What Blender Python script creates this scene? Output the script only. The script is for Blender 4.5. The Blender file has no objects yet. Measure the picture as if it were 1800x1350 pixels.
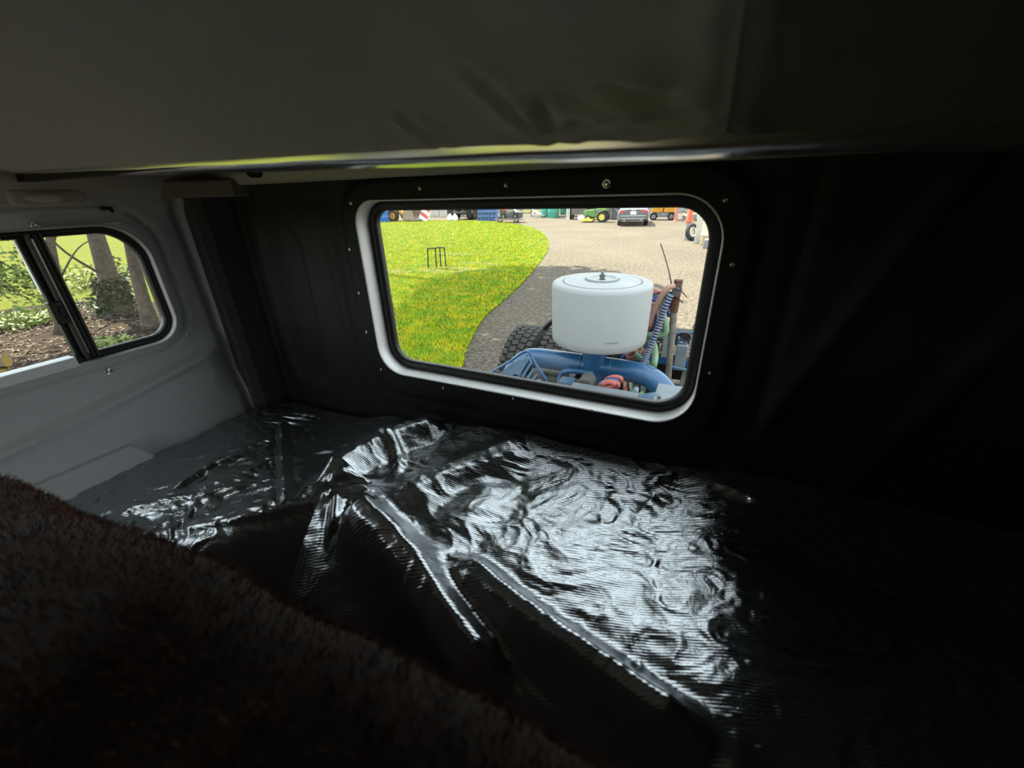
import bpy, bmesh, math, random
import numpy as np
from mathutils import Vector, Matrix, noise as mn
R = math.radians
PI = math.pi
sc = bpy.context.scene
col = sc.collection
random.seed(7)

# ------------------------------------------------------------------ camera
F = 718.0; H = 2.2
TH = math.atan(340/718.0); PSI = R(25.9); ROLL = R(1.75)
CAM = Vector((0, 0, H))
_f = Vector((-math.sin(PSI)*math.cos(TH), math.cos(PSI)*math.cos(TH), -math.sin(TH)))
_r0 = Vector((math.cos(PSI), math.sin(PSI), 0)); _u0 = _r0.cross(_f)
_r = _r0*math.cos(ROLL) - _u0*math.sin(ROLL)
_u = _r0*math.sin(ROLL) + _u0*math.cos(ROLL)
cd = bpy.data.cameras.new('camera'); cam = bpy.data.objects.new('camera', cd); col.objects.link(cam)
cd.sensor_width = 36; cd.lens = F/1800*36; cd.clip_start = 0.01; cd.clip_end = 500
M = Matrix((_r, _u, -_f)).transposed().to_4x4(); M.translation = CAM
cam.matrix_world = M
cd.dof.use_dof = True; cd.dof.focus_distance = 2.2; cd.dof.aperture_fstop = 3.8
sc.camera = cam

def ray(px, py):
    return (_f*F + _r*(px-900) + _u*(675-py)).normalized()
def atY(px, py, Y): d = ray(px, py); return CAM + d*(Y/d.y)
def atX(px, py, X): d = ray(px, py); return CAM + d*(X/d.x)
def atZ(px, py, Z): d = ray(px, py); return CAM + d*((Z-H)/d.z)
def G(px, py): return atZ(px, py, 0.0)

# ------------------------------------------------------------------ sky, sun, exposure
w = bpy.data.worlds.new('sky'); sc.world = w; w.use_nodes = True
bg = w.node_tree.nodes['Background']
bg.inputs[0].default_value = (0.86, 0.94, 1.0, 1); bg.inputs[1].default_value = 3.4
sl = bpy.data.lights.new('sun', 'SUN'); sl.energy = 20.0; sl.angle = R(0.6); sl.color = (1, 0.93, 0.78)
so = bpy.data.objects.new('sun', sl); col.objects.link(so)
SUN_EL = R(57); SUN_AZ = Vector((-0.93, 0.36, 0)).normalized()
sdir = (SUN_AZ*math.cos(SUN_EL) + Vector((0, 0, math.sin(SUN_EL)))).normalized()
so.rotation_euler = sdir.to_track_quat('Z', 'Y').to_euler(); so.location = (-10, 5, 20)
vs = sc.view_settings
vs.view_transform = 'Standard'; vs.look = 'None'; vs.gamma = 1; vs.exposure = 0.0; vs.use_curve_mapping = False
sc.cycles.max_bounces = 10; sc.cycles.diffuse_bounces = 5; sc.cycles.transparent_max_bounces = 16
sc.cycles.sample_clamp_indirect = 4

# ------------------------------------------------------------------ materials
def s2l(c): return tuple(((v/255)/12.92 if v/255 <= .04045 else ((v/255+.055)/1.055)**2.4) for v in c)
MAT = {}
ALB = 1.0        # albedo scale: outdoor paints and soils are given as seen in sunlight
def mat(name, c, rough=.6, metal=0, var=.0, scale=20, c2=None, bump=0, bscale=60, spec=.5, coat=0, aniso=0, obj_coords=False):
    """c, c2 are linear base colours; var mixes c -> c2 by noise"""
    if name in MAT: return MAT[name]
    c = tuple(v*ALB for v in c); c2 = tuple(v*ALB for v in c2) if c2 is not None else None
    m = bpy.data.materials.new(name); m.use_nodes = True; nt = m.node_tree; b = nt.nodes['Principled BSDF']
    b.inputs['Base Color'].default_value = (*c, 1); b.inputs['Roughness'].default_value = rough
    b.inputs['Metallic'].default_value = metal; b.inputs['Specular IOR Level'].default_value = spec
    b.inputs['Coat Weight'].default_value = coat
    tc = nt.nodes.new('ShaderNodeTexCoord')
    if c2 is not None or var:
        n = nt.nodes.new('ShaderNodeTexNoise'); n.inputs['Scale'].default_value = scale; n.inputs['Detail'].default_value = 6
        nt.links.new(tc.outputs['Object'], n.inputs['Vector'])
        r = nt.nodes.new('ShaderNodeValToRGB')
        if c2 is None: c2 = tuple(v*(1-var) for v in c)
        r.color_ramp.elements[0].position = .35; r.color_ramp.elements[1].position = .65
        r.color_ramp.elements[0].color = (*c2, 1); r.color_ramp.elements[1].color = (*c, 1)
        nt.links.new(n.outputs['Fac'], r.inputs['Fac']); nt.links.new(r.outputs['Color'], b.inputs['Base Color'])
    if bump:
        n = nt.nodes.new('ShaderNodeTexNoise'); n.inputs['Scale'].default_value = bscale; n.inputs['Detail'].default_value = 4
        nt.links.new(tc.outputs['Object'], n.inputs['Vector'])
        bm_ = nt.nodes.new('ShaderNodeBump'); bm_.inputs['Strength'].default_value = bump; bm_.inputs['Distance'].default_value = .02
        nt.links.new(n.outputs['Fac'], bm_.inputs['Height']); nt.links.new(bm_.outputs['Normal'], b.inputs['Normal'])
    MAT[name] = m; return m
def S(name, rgb, rough=.6, **k): return mat(name, s2l(rgb), rough, **k)

def glass_mat(name, tint=(1, 1, 1)):
    m = bpy.data.materials.new(name); m.use_nodes = True; nt = m.node_tree; nt.nodes.clear()
    o = nt.nodes.new('ShaderNodeOutputMaterial'); mx = nt.nodes.new('ShaderNodeMixShader')
    t = nt.nodes.new('ShaderNodeBsdfTransparent'); t.inputs[0].default_value = (*tint, 1)
    g = nt.nodes.new('ShaderNodeBsdfGlossy'); g.inputs['Roughness'].default_value = .02
    lw = nt.nodes.new('ShaderNodeLayerWeight'); lw.inputs['Blend'].default_value = .5
    pw = nt.nodes.new('ShaderNodeMath'); pw.operation = 'POWER'; pw.inputs[1].default_value = 5
    fr = nt.nodes.new('ShaderNodeMath'); fr.operation = 'MULTIPLY_ADD'; fr.inputs[1].default_value = .8; fr.inputs[2].default_value = .025
    nt.links.new(lw.outputs['Facing'], pw.inputs[0]); nt.links.new(pw.outputs[0], fr.inputs[0])
    nt.links.new(fr.outputs[0], mx.inputs[0]); nt.links.new(t.outputs[0], mx.inputs[1]); nt.links.new(g.outputs[0], mx.inputs[2])
    nt.links.new(mx.outputs[0], o.inputs[0]); MAT[name] = m; return m
glass = glass_mat('glass', (.97, .985, .97))

wall_dark = mat('wall_dark_plastic', (.009, .0085, .006), .62, spec=.35, bump=.12, bscale=180)
wall_grey = mat('wall_grey_plastic', (.54, .54, .55), .5, bump=.1, bscale=220)
header_m = mat('header_plastic', (.42, .40, .34), .6, bump=.05, bscale=150)
reveal_m = mat('reveal_plastic', (.95, .95, .94), .3, spec=.8)
rubber = mat('black_rubber', (.008, .008, .008), .5)
alu = mat('aluminium', (.9, .92, .94), .4)
alu_dark = mat('mullion_metal', (.07, .07, .068), .35, metal=.3)
chrome = mat('chrome', (.8, .78, .72), .2, metal=1)
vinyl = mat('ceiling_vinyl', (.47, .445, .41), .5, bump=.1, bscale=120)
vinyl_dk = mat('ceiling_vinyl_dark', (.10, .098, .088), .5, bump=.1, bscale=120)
piping_m = mat('retainer_strip', (.85, .85, .82), .22, metal=.95)
lens_m = mat('lamp_lens', (.5, .5, .45), .3)
black_p = mat('black_plastic', (.006, .006, .006), .4)
carpet = mat('dark_carpet', (.02, .02, .02), .9)
ALB = .27
blue_paint = mat('blue_paint', (.04, .25, .62), .35, c2=(.07, .34, .75), scale=5, coat=.3)
light_blue = mat('faded_blue_paint', (.2, .42, .62), .4, c2=(.1, .28, .5), scale=9)
white_poly = mat('white_poly', (1.1, 1.15, 1.15), .6, c2=(1.05, 1.1, 1.12), scale=4)
grey_line = mat('groove_grey', (.62, .66, .67), .6)
tyre_m = mat('tyre_rubber', (.085, .082, .078), .85, c2=(.15, .145, .13), scale=25)
tyre_d = mat('tyre_black', (.03, .03, .03), .85)
rust = mat('rusty_steel', (0.45, 0.18, 0.09), .85, c2=(.2, .09, .05), scale=40)
galv = mat('weathered_pole', (0.624, 0.559, 0.468), .6, c2=(.34, .31, .27), scale=30)
hose_red = mat('red_hose', (1.27, 0.306, 0.238), .45)
hose_pink = mat('pink_hose', (1.19, 0.646, 0.51), .5)
hose_green = mat('green_hose', (0.576, 0.96, 0.576), .45)
hose_blue = mat('blue_hose', (0.048, 0.128, 0.608), .4)
corr_m = mat('corrugated_hose_plastic', (0.75, 0.825, 1.02), .4)
cable_m = mat('dark_cable', (.03, .03, .03), .5)
dust_steel = mat('dusty_steel', (.3, .28, .25), .8, c2=(.2, .19, .17), scale=25)
frame_dark = mat('chassis_dark', (.045, .05, .055), .7, c2=(.08, .075, .07), scale=12)
pale_steel = mat('pale_painted_steel', (.55, .65, .72), .5, c2=(.4, .5, .6), scale=15)
wood = mat('plank_wood', (.45, .33, .2), .8, c2=(.33, .22, .12), scale=15)

ALB = 1.0
# ------------------------------------------------------------------ mesh builder
class MB:
    def __init__(s): s.v = []; s.f = []; s.mi = []; s.cur = 0
    def add(s, vs, fs):
        o = len(s.v); s.v += [tuple(p) for p in vs]; s.f += [tuple(i+o for i in f) for f in fs]; s.mi += [s.cur]*len(fs); return s
    def box(s, c, d, rot=None):
        x, y, z = d[0]/2, d[1]/2, d[2]/2
        P = [Vector(p) for p in ((-x,-y,-z),(x,-y,-z),(x,y,-z),(-x,y,-z),(-x,-y,z),(x,-y,z),(x,y,z),(-x,y,z))]
        if rot is not None: P = [rot @ p for p in P]
        c = Vector(c)
        return s.add([p+c for p in P], [(0,3,2,1),(4,5,6,7),(0,1,5,4),(1,2,6,5),(2,3,7,6),(3,0,4,7)])
    def tube(s, pts, r, n=10, cap=True, closed=False):
        pts = [Vector(p) for p in pts]; m = len(pts)
        rr = r if isinstance(r, (list, tuple)) else [r]*m
        vs = []; prev = None
        for i, p in enumerate(pts):
            if closed: t = pts[(i+1) % m] - pts[i-1]
            else: t = pts[min(i+1, m-1)] - pts[max(i-1, 0)]
            if t.length < 1e-9: t = Vector((0, 0, 1))
            t.normalize()
            if prev is None:
                a = t.orthogonal().normalized()
            else:
                a = prev - t*prev.dot(t)
                if a.length < 1e-6: a = t.orthogonal()
                a.normalize()
            prev = a; b = t.cross(a)
            for k in range(n):
                q = 2*PI*k/n; vs.append(p + (a*math.cos(q) + b*math.sin(q))*rr[i])
        fs = []
        for i in range(m if closed else m-1):
            j = (i+1) % m
            for k in range(n):
                l = (k+1) % n; fs.append((i*n+k, i*n+l, j*n+l, j*n+k))
        if cap and not closed:
            fs.append(tuple(range(n-1, -1, -1))); fs.append(tuple((m-1)*n+k for k in range(n)))
        return s.add(vs, fs)
    def lathe(s, prof, n=32, c=(0, 0, 0), rot=None, capb=True, capt=True):
        c = Vector(c); vs = []; fs = []
        for (r, z) in prof:
            for k in range(n):
                q = 2*PI*k/n; p = Vector((r*math.cos(q), r*math.sin(q), z))
                if rot is not None: p = rot @ p
                vs.append(p + c)
        m = len(prof)
        for i in range(m-1):
            for k in range(n):
                l = (k+1) % n; fs.append((i*n+k, i*n+l, (i+1)*n+l, (i+1)*n+k))
        if capb: fs.append(tuple(range(n-1, -1, -1)))
        if capt: fs.append(tuple((m-1)*n+k for k in range(n)))
        return s.add(vs, fs)
    def torus(s, c, R1, r, rot=None, n=32, k=8):
        c = Vector(c); pts = []
        for i in range(n):
            q = 2*PI*i/n; p = Vector((R1*math.cos(q), R1*math.sin(q), 0))
            if rot is not None: p = rot @ p
            pts.append(p+c)
        return s.tube(pts, r, k, closed=True)
    def prism(s, poly, ax, a, b):
        """poly: list of 2D points in the two axes other than ax (in order), extruded from a to b along ax"""
        n = len(poly); vs = []
        for e in (a, b):
            for (p, q) in poly:
                if ax == 'x': vs.append((e, p, q))
                elif ax == 'y': vs.append((p, e, q))
                else: vs.append((p, q, e))
        fs = [tuple(range(n-1, -1, -1)), tuple(range(n, 2*n))]
        for i in range(n):
            j = (i+1) % n; fs.append((i, j, j+n, i+n))
        return s.add(vs, fs)
    def build(s, name, m, parent=None, smooth=False, bevel=0, seg=2, fixn=True, kind=None):
        me = bpy.data.meshes.new(name); me.from_pydata(s.v, [], s.f)
        ms = m if isinstance(m, (list, tuple)) else [m]
        for q in ms: me.materials.append(q)
        if len(ms) > 1: me.polygons.foreach_set('material_index', s.mi)
        if fixn:
            bm = bmesh.new(); bm.from_mesh(me); bmesh.ops.recalc_face_normals(bm, faces=bm.faces); bm.to_mesh(me); bm.free()
        if smooth: me.polygons.foreach_set('use_smooth', [True]*len(me.polygons)); 
        me.update()
        o = bpy.data.objects.new(name, me); col.objects.link(o)
        if smooth == 'auto':
            me.set_sharp_from_angle(angle=R(40))
        if bevel:
            bv = o.modifiers.new('bevel', 'BEVEL'); bv.width = bevel; bv.segments = seg; bv.limit_method = 'ANGLE'; bv.angle_limit = R(40)
        if parent is not None: attach(o, parent)
        if kind: o['kind'] = kind
        return o
def world_of(o):
    m = o.matrix_basis.copy()
    return (world_of(o.parent) @ o.matrix_parent_inverse @ m) if o.parent else m
def attach(o, p):
    o.parent = p; o.matrix_parent_inverse = world_of(p).inverted()
def thing(name, label, cat, loc=(0, 0, 0), group=None):
    o = bpy.data.objects.new(name, None); col.objects.link(o); o.location = loc; o.empty_display_size = .1
    return tag(o, label, cat, group)
def tag(o, label, cat, group=None):
    o['label'] = label; o['category'] = cat
    if group: o['group'] = group
    return o
def struct(o): o['kind'] = 'structure'; return o
def stuff(o): o['kind'] = 'stuff'; return o
def catmull(pts, n=8):
    pts = [Vector(p) for p in pts]; out = []
    P = [pts[0]*2-pts[1]] + pts + [pts[-1]*2-pts[-2]]
    for i in range(1, len(P)-2):
        a, b, c, d = P[i-1:i+3]
        for k in range(n):
            t = k/n; out.append(.5*((2*b) + (c-a)*t + (2*a-5*b+4*c-d)*t*t + (3*b-a-3*c+d)*t**3))
    out.append(pts[-1]); return out
def rotm(ax, deg): return Matrix.Rotation(R(deg), 3, ax)
def interp(x, xs, ys): return float(np.interp(x, xs, ys))

# =================================================================== THE CAB (setting)
YB = 0.85; XL = -1.40; XR = 0.58; YF = -1.15; ZF = -1.32        # z values in the cab are relative to the camera height H

def rrect(u0, u1, v0, v1, rad, n=10):
    """rounded rectangle, counter-clockwise from the middle of the right side; rad = (br, tr, tl, bl)"""
    br, tr, tl, bl = rad; pts = []
    def arc(cu, cv, r, a0):
        for k in range(n+1):
            q = R(a0 + 90*k/n); pts.append((cu + r*math.cos(q), cv + r*math.sin(q)))
    arc(u1-tr, v1-tr, tr, 0); arc(u0+tl, v1-tl, tl, 90); arc(u0+bl, v0+bl, bl, 180); arc(u1-br, v0+br, br, 270)
    # densify the straight runs
    out = []
    for i, p in enumerate(pts):
        q = pts[(i+1) % len(pts)]; d = math.hypot(q[0]-p[0], q[1]-p[1]); m = max(1, int(d/.012))
        for k in range(m): out.append((p[0]+(q[0]-p[0])*k/m, p[1]+(q[1]-p[1])*k/m))
    return out
def ring_wall(hole, U0, U1, V0, V1, rings, place, disp):
    """a wall sheet around a hole: concentric rings from the hole to the outer rectangle, shaped by disp(u, v)"""
    cu = sum(p[0] for p in hole)/len(hole); cv = sum(p[1] for p in hole)/len(hole)
    outer = []
    for (u, v) in hole:
        du, dv = u-cu, v-cv
        t = min([(U1-cu)/du if du > 1e-9 else 1e9, (U0-cu)/du if du < -1e-9 else 1e9, (V1-cv)/dv if dv > 1e-9 else 1e9, (V0-cv)/dv if dv < -1e-9 else 1e9])
        outer.append((cu+du*t, cv+dv*t))
    # move the outer points nearest each corner onto it
    for cc in ((U0, V0), (U1, V0), (U1, V1), (U0, V1)):
        i = min(range(len(outer)), key=lambda k: (outer[k][0]-cc[0])**2+(outer[k][1]-cc[1])**2); outer[i] = cc
    n = len(hole); vs = []; fs = []
    for r_ in range(rings+1):
        t = (r_/rings)
        for i in range(n):
            u = hole[i][0]*(1-t)+outer[i][0]*t; v = hole[i][1]*(1-t)+outer[i][1]*t
            vs.append(place(u, v, disp(u, v)))
    for r_ in range(rings):
        for i in range(n):
            j = (i+1) % n; fs.append((r_*n+i, r_*n+j, (r_+1)*n+j, (r_+1)*n+i))
    return MB().add(vs, fs)
def rr_dist(u, v, u0, u1, v0, v1, r):
    cx, cy = (u0+u1)/2, (v0+v1)/2
    qx = abs(u-cx)-(u1-u0)/2+r; qy = abs(v-cy)-(v1-v0)/2+r
    return math.hypot(max(qx, 0), max(qy, 0)) + min(max(qx, qy), 0) - r
def sst(a, b, x):
    t = min(1, max(0, (x-a)/(b-a))); return t*t*(3-2*t)

# ---- back wall
WX0, WX1, WZ0, WZ1 = -.832, .012, -.472, -.014
hole_b = rrect(WX0, WX1, WZ0, WZ1, (.085, .085, .06, .075))
def disp_back(u, v):
    d = rr_dist(u, v, WX0-.052, WX1+.05, WZ0-.06, WZ1+.045, .11)
    y = .014*(1-sst(-.006, .012, d))                                   # raised window surround
    def groove(d0, wd, dep): return -dep*math.exp(-(d0/wd)**2)
    e = rr_dist(u, v, -1.24, -1.08, -.56, -.075, .05); y += -.012*(1-sst(-.012, .012, e))       # sunk panel by the corner
    e = rr_dist(u, v, -1.30, -.93, -.9, -.005, .04); y += groove(e, .007, .007)
    y += groove(u+1.335, .010, .01)
    e = rr_dist(u, v, WX0-.13, WX1+.12, WZ0-.125, .2, .14); y += groove(e, .012, .006)
    for (a, b) in ((.16, .30), (.33, .5)):                              # curved ribs right of the window
        c = a - .5*(b-a) + (.05-v)*-.35*(v < .05); e = abs(u-(b+.35*v)); y += .009*math.exp(-(e/.02)**2)*(1-sst(.0, .1, v))
    return y
bw = ring_wall(hole_b, XL-.06, XR+.06, ZF-.05, .30, 70, lambda u, v, d: (u, YB-d, H+v), disp_back)
wall_back = struct(bw.build('wall_back', wall_dark, smooth=True))

def loft_ring(loops, closed=True):
    n = len(loops[0]); vs = []; fs = []
    for l in loops: vs += l
    for r_ in range(len(loops)-1):
        for i in range(n):
            j = (i+1) % n; fs.append((r_*n+i, r_*n+j, (r_+1)*n+j, (r_+1)*n+i))
    return MB().add(vs, fs)
def rr_off(o, y, base=(WX0, WX1, WZ0, WZ1), rad=(.085, .085, .06, .075)):
    u0, u1, v0, v1 = base
    # constant point count: scale the base outline towards its own inset
    pts = rrect(u0, u1, v0, v1, rad); cu, cv = (u0+u1)/2, (v0+v1)/2
    out = []; n = len(pts)
    for i in range(n):
        a, b = pts[i-1], pts[(i+1) % n]; tx, ty = b[0]-a[0], b[1]-a[1]; L = math.hypot(tx, ty)
        nx, ny = -ty/L, tx/L                                           # inward for ccw
        out.append((pts[i][0]+nx*o, y, H+pts[i][1]+ny*o))
    return out
window_1 = bpy.data.objects.new('window_1', None); col.objects.link(window_1); window_1.location = (-.41, YB+.03, H-.47); struct(window_1)
rv = loft_ring([rr_off(-.003, YB-.013), rr_off(-.0012, YB-.0155), rr_off(.0005, YB-.013), rr_off(.001, YB-.004), rr_off(.001, YB+.014), rr_off(.001, YB+.034)])
rv.build('window_reveal', reveal_m, window_1, smooth=True)
gk = loft_ring([rr_off(-.001, YB+.034), rr_off(.003, YB+.029), rr_off(.012, YB+.027), rr_off(.019, YB+.029), rr_off(.0235, YB+.034), rr_off(.0235, YB+.048), rr_off(.005, YB+.05)])
gk.build('window_gasket', rubber, window_1, smooth=True)
def pane(loop, dv, name, parent):
    n = len(loop); a = [Vector(p) for p in loop]; b = [p+Vector(dv) for p in a]
    m = MB(); m.add(a+b, [tuple(range(n)), tuple(range(2*n-1, n-1, -1))] + [(i, (i+1) % n, (i+1) % n+n, i+n) for i in range(n)])
    return m.build(name, glass, parent)
pane(rr_off(.02, YB+.038), (0, .005, 0), 'window_pane', window_1)
# the dark maker's mark printed on the glass (too small to read)
mk = MB(); g0 = atY(729, 611.5, YB+.0372); g1 = atY(743, 614.2, YB+.0372)
for k in range(7):
    p = g0.lerp(g1, k/6); hgt = (.0026, .002, .0024, .0018, .0022, .0019, .0023)[k]
    mk.box(p, (.0009, .0003, hgt)); mk.box(p+Vector((.0009, 0, hgt*(.35 if k % 2 else -.3))), (.0016, .0003, .0008))
mk.build('glass_mark', black_p, window_1)

# unseen skin on the cab's back, added white to bounce light onto the canister
sk = ring_wall(rrect(WX0-.01, WX1+.01, WZ0-.01, WZ1+.01, (.085, .085, .06, .075)), XL-.08, XR+.08, -1.5, .42, 8, lambda u, v, d: (u, YB+.052, H+v), lambda u, v: 0)
sk.build('bounce_skin', mat('cab_bounce_white', (.9, .9, .9), .4), wall_back)
# snap studs round the window (parts of the wall)
def snap(p, axis, big, parent, name='snap_stud'):
    m = MB(); r1 = .0085 if big else .004
    rot = rotm('X', 90) if axis == 'y' else rotm('Y', 90)
    m.torus(p, r1*.8, r1*.26, rot, 20, 6); m.lathe([(r1*.72, -.001), (r1*.45, .0018 if axis == 'x' else .0018), (r1*.15, .002)], 14, p, rot)
    return m.build(name, chrome, parent, smooth=True)
SN = [(745, 331, 0), (895, 326, 0), (1070, 323, 1), (1287, 463, 0), (1275, 352, 0), (622, 437, 0), (638, 513, 0), (651, 581, 0), (676, 646, 0), (785, 678, 0), (907, 696, 0), (1043, 717, 0), (1249, 651, 0), (625, 357, 0)]
for (x, y, b) in SN:
    p = atY(x, y, YB); p.y = YB - disp_back(p.x, p.z-H) - .0015
    snap(p, 'y', b, wall_back)

# ---- left wall
LY0, LY1, LZ0, LZ1 = -.50, .632, -.368, -.048
hole_l = rrect(LY0, LY1, LZ0, LZ1, (.07, .095, .08, .07))
def disp_left(u, v):
    zc = interp(u, [-.5, .2, .43, .66, .85], [-.53, -.495, -.464, -.425, -.37])
    x = .020*(1-sst(zc-.014, zc+.008, v)) + .009*math.exp(-((v-zc+.016)/.012)**2)    # lower panel stands proud under a lip
    x *= 1-sst(.66, .745, u)*sst(-.62, -.5, v)
    d = rr_dist(u, v, LY0-.03, LY1+.035, LZ0-.03, LZ1+.045, .11)
    x += -.006*math.exp(-(d/.008)**2)
    x += -.014*math.exp(-((u-.735-(-.2-v)*.02)/.012)**2)
    x += .02*sst(.78, .84, u)
    x += .012*sst(-.03, -.008, v)
    return x
lw = ring_wall(hole_l, YF-.06, YB+.06, ZF-.05, .30, 190, lambda u, v, d: (XL+d, u, H+v), disp_left)
wall_left = struct(lw.build('wall_left', wall_grey, smooth=True))
LB = (LY0, LY1, LZ0, LZ1); LR = (.07, .095, .08, .07)
def rl(o, x): return [(XL+x, p[0], p[2]) for p in rr_off(o, 0, LB, LR)]
window_2 = bpy.data.objects.new('window_2', None); col.objects.link(window_2); window_2.location = (XL, .2, H-.37); struct(window_2)
loft_ring([rl(-.003, .012), rl(.0, .014), rl(.003, .008), rl(.005, -.012), rl(.006, -.03)]).build('window_reveal', wall_grey, window_2, smooth=True)
loft_ring([rl(.003, -.008), rl(.008, -.004), rl(.016, -.006), rl(.021, -.012), rl(.021, -.028), rl(.002, -.03)]).build('window_gasket', rubber, window_2, smooth=True)
YM = .42
m = MB(); m.box((XL-.012, YM+.012, H-.208), (.022, .018, .30)); m.build('mullion_rail', rubber, window_2, bevel=.002)
m = MB(); m.box((XL-.006, YM-.006, H-.208), (.02, .008, .30)); m.box((XL-.003, YM+.016, H-.208), (.014, .004, .30)); m.build('mullion_channel', alu_dark, window_2, bevel=.001)
m = MB(); m.box((XL-.018, YM-.016, H-.208), (.018, .012, .305)); m.build('sliding_pane_stile', rubber, window_2, bevel=.002)
m = MB(); m.box((XL-.016, YM-.0235, H-.125), (.010, .003, .13)); m.build('stile_edge', alu, window_2)
m = MB(); m.box((XL-.004, YM-.016, H-.235), (.022, .026, .055)); m.box((XL+.008, YM-.012, H-.235), (.008, .010, .03)); m.build('window_latch', black_p, window_2, bevel=.003)
lp = rrect(LY0+.02, LY1-.02, LZ0+.02, LZ1-.02, (.055, .08, .06, .05))
def clip(poly, lo, hi):
    return [(min(max(u, lo), hi), v) for (u, v) in poly]
def uniq(poly):
    o = []
    for p in poly:
        if not o or (abs(p[0]-o[-1][0])+abs(p[1]-o[-1][1])) > 1e-5: o.append(p)
    return o
pane([(XL-.020, u, H+v) for (u, v) in uniq(clip(lp, YM, 9))], (-.004, 0, 0), 'window_pane', window_2)
pane([(XL-.014, u, H+v) for (u, v) in uniq(clip(lp, -9, YM-.012))], (-.004, 0, 0), 'window_pane', window_2)
m = MB(); m.box((XL-.006, (LY0+YM)/2+.02, H+LZ0+.012), (.036, YM-LY0-.10, .026)); m.build('window_track', alu, window_2, bevel=.002)
m = MB(); m.box((XL-.004, (LY0+YM)/2+.01, H+LZ1-.010), (.036, YM-LY0-.12, .018)); m.build('window_track', alu, window_2, bevel=.002)
m = MB(); m.box((XL-.004, YM+.09, H+LZ1+.0005), (.02, .17, .003)); m.build('window_trim', alu, window_2)
for (x, y, b) in [(60, 396, 1), (191, 653, 1), (256, 395, 0), (311, 496, 0), (331, 589, 0)]:
    p = atX(x, y, XL); p.x = XL + disp_left(p.y, p.z-H) + .0015; snap(p, 'x', b, wall_left)
# small hook over the side window, and the storage ledge along the foot of the wall
m = MB(); p = atX(181, 366, XL); p.x = XL+.016; m.box(p, (.012, .022, .008)); m.box(p+Vector((.008, .006, -.005)), (.006, .008, .012)); m.build('coat_hook', black_p, wall_left, bevel=.002)
m = MB(); m.prism([(-.30, -.72), (.455, -.72), (.455, -.688), (.40, -.602), (-.30, -.595)], 'x', XL-.01, XL+.045)
led = m.build('storage_ledge', wall_grey, wall_left, bevel=.006, seg=3); led.location.z = H

# ---- right wall, front wall, floor
m = MB(); m.box((XR+.03, (YB+YF)/2, H-.5), (.06, YB-YF+.1, 1.7)); struct(m.build('wall_right', wall_dark, bevel=.01))
FW = (XL+.08, -.42, -.76, -.03); FR = (.08, .08, .08, .08)
struct(ring_wall(rrect(*FW, FR), XL-.06, XR+.06, ZF-.05, .30, 14, lambda u, v, d: (u, YF, H+v), lambda u, v: 0).build('wall_front', wall_dark, smooth=True))
added_window = bpy.data.objects.new('added_window', None); col.objects.link(added_window); added_window.location = (-.76, YF, H-.72); struct(added_window)  # unseen front window, added and sized to light left wall and ceiling
loft_ring([rr_off(-.004, YF+.004, FW, FR), rr_off(.002, YF+.01, FW, FR), rr_off(.02, YF+.006, FW, FR), rr_off(.02, YF-.012, FW, FR), rr_off(-.002, YF-.012, FW, FR)]).build('window_gasket', rubber, added_window, smooth=True)
pane(rr_off(.015, YF-.004, FW, FR), (0, -.004, 0), 'window_pane', added_window)
# unseen partition, added to keep front light off the right side
m = MB(); m.box(((.12+XR)/2, -.42, H-.5), (XR-.12, .05, 1.66)); struct(m.build('wall_shade_block', wall_dark, bevel=.012))
m = MB(); m.box(((XL+XR)/2, (YB+YF)/2, H+ZF-.03), (XR-XL+.12, YB-YF+.12, .06)); struct(m.build('floor', carpet))

# ---- ceiling: one padded vinyl sheet with creases
NX, NY = 220, 200
vs = []; fs = []
cx0, cx1, cy0, cy1 = XL-.05, XR+.05, YF-.05, .445
CR = [  # creases in the vinyl: pixel paths laid on the ceiling
    [(935, 155), (985, 235), (1000, 268)], [(960, 155), (1060, 175), (1130, 195), (1240, 190)], [(990, 215), (1085, 200), (1130, 215), (1260, 218), (1340, 255)],
    [(1075, 225), (1180, 232), (1250, 245)], [(820, 120), (900, 190), (990, 262)], [(700, 200), (780, 262)], [(1060, 130), (1180, 155)], [(990, 140), (1060, 150), (1190, 165)]]
def ceil_base(x, y):
    e = min(x-XL, XR-x); f = max(0, .438-y)
    return .036 - .023*(x+.42)*math.exp(-f/.3) + .20*(1-math.exp(-f/.40)) * (1-math.exp(-max(e, 0)/.12)) + .008*(1-math.exp(-f/.04))
def on_ceiling(px, py):
    d = ray(px, py); t = .05
    while t < 2.5:
        p = CAM + d*t
        if p.z-H > ceil_base(p.x, p.y): return (p.x, p.y)
        t += .004
    return (p.x, p.y)
def seg_dist(P, X, Y):
    best = np.full(X.shape, 9.0); side = np.zeros(X.shape); along = np.zeros(X.shape); L = 0
    tot = sum(math.hypot(P[i+1][0]-P[i][0], P[i+1][1]-P[i][1]) for i in range(len(P)-1))
    for i in range(len(P)-1):
        ax, ay = P[i]; bx, by = P[i+1]; dx, dy = bx-ax, by-ay; l2 = dx*dx+dy*dy+1e-12
        t = np.clip(((X-ax)*dx+(Y-ay)*dy)/l2, 0, 1); ex = X-ax-t*dx; ey = Y-ay-t*dy; d = np.hypot(ex, ey)
        s = np.sign(dx*ey-dy*ex); mk_ = d < best
        best = np.where(mk_, d, best); side = np.where(mk_, s, side); along = np.where(mk_, (L+t*math.sqrt(l2))/tot, along); L += math.sqrt(l2)
    return best, side, along
xs = np.linspace(cx0, cx1, NX); ys = cy0 + (cy1-cy0)*(1-(1-np.linspace(0, 1, NY))**1.7)
XX, YY = np.meshgrid(xs, ys)
ZZ = np.vectorize(ceil_base)(XX, YY)
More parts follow.
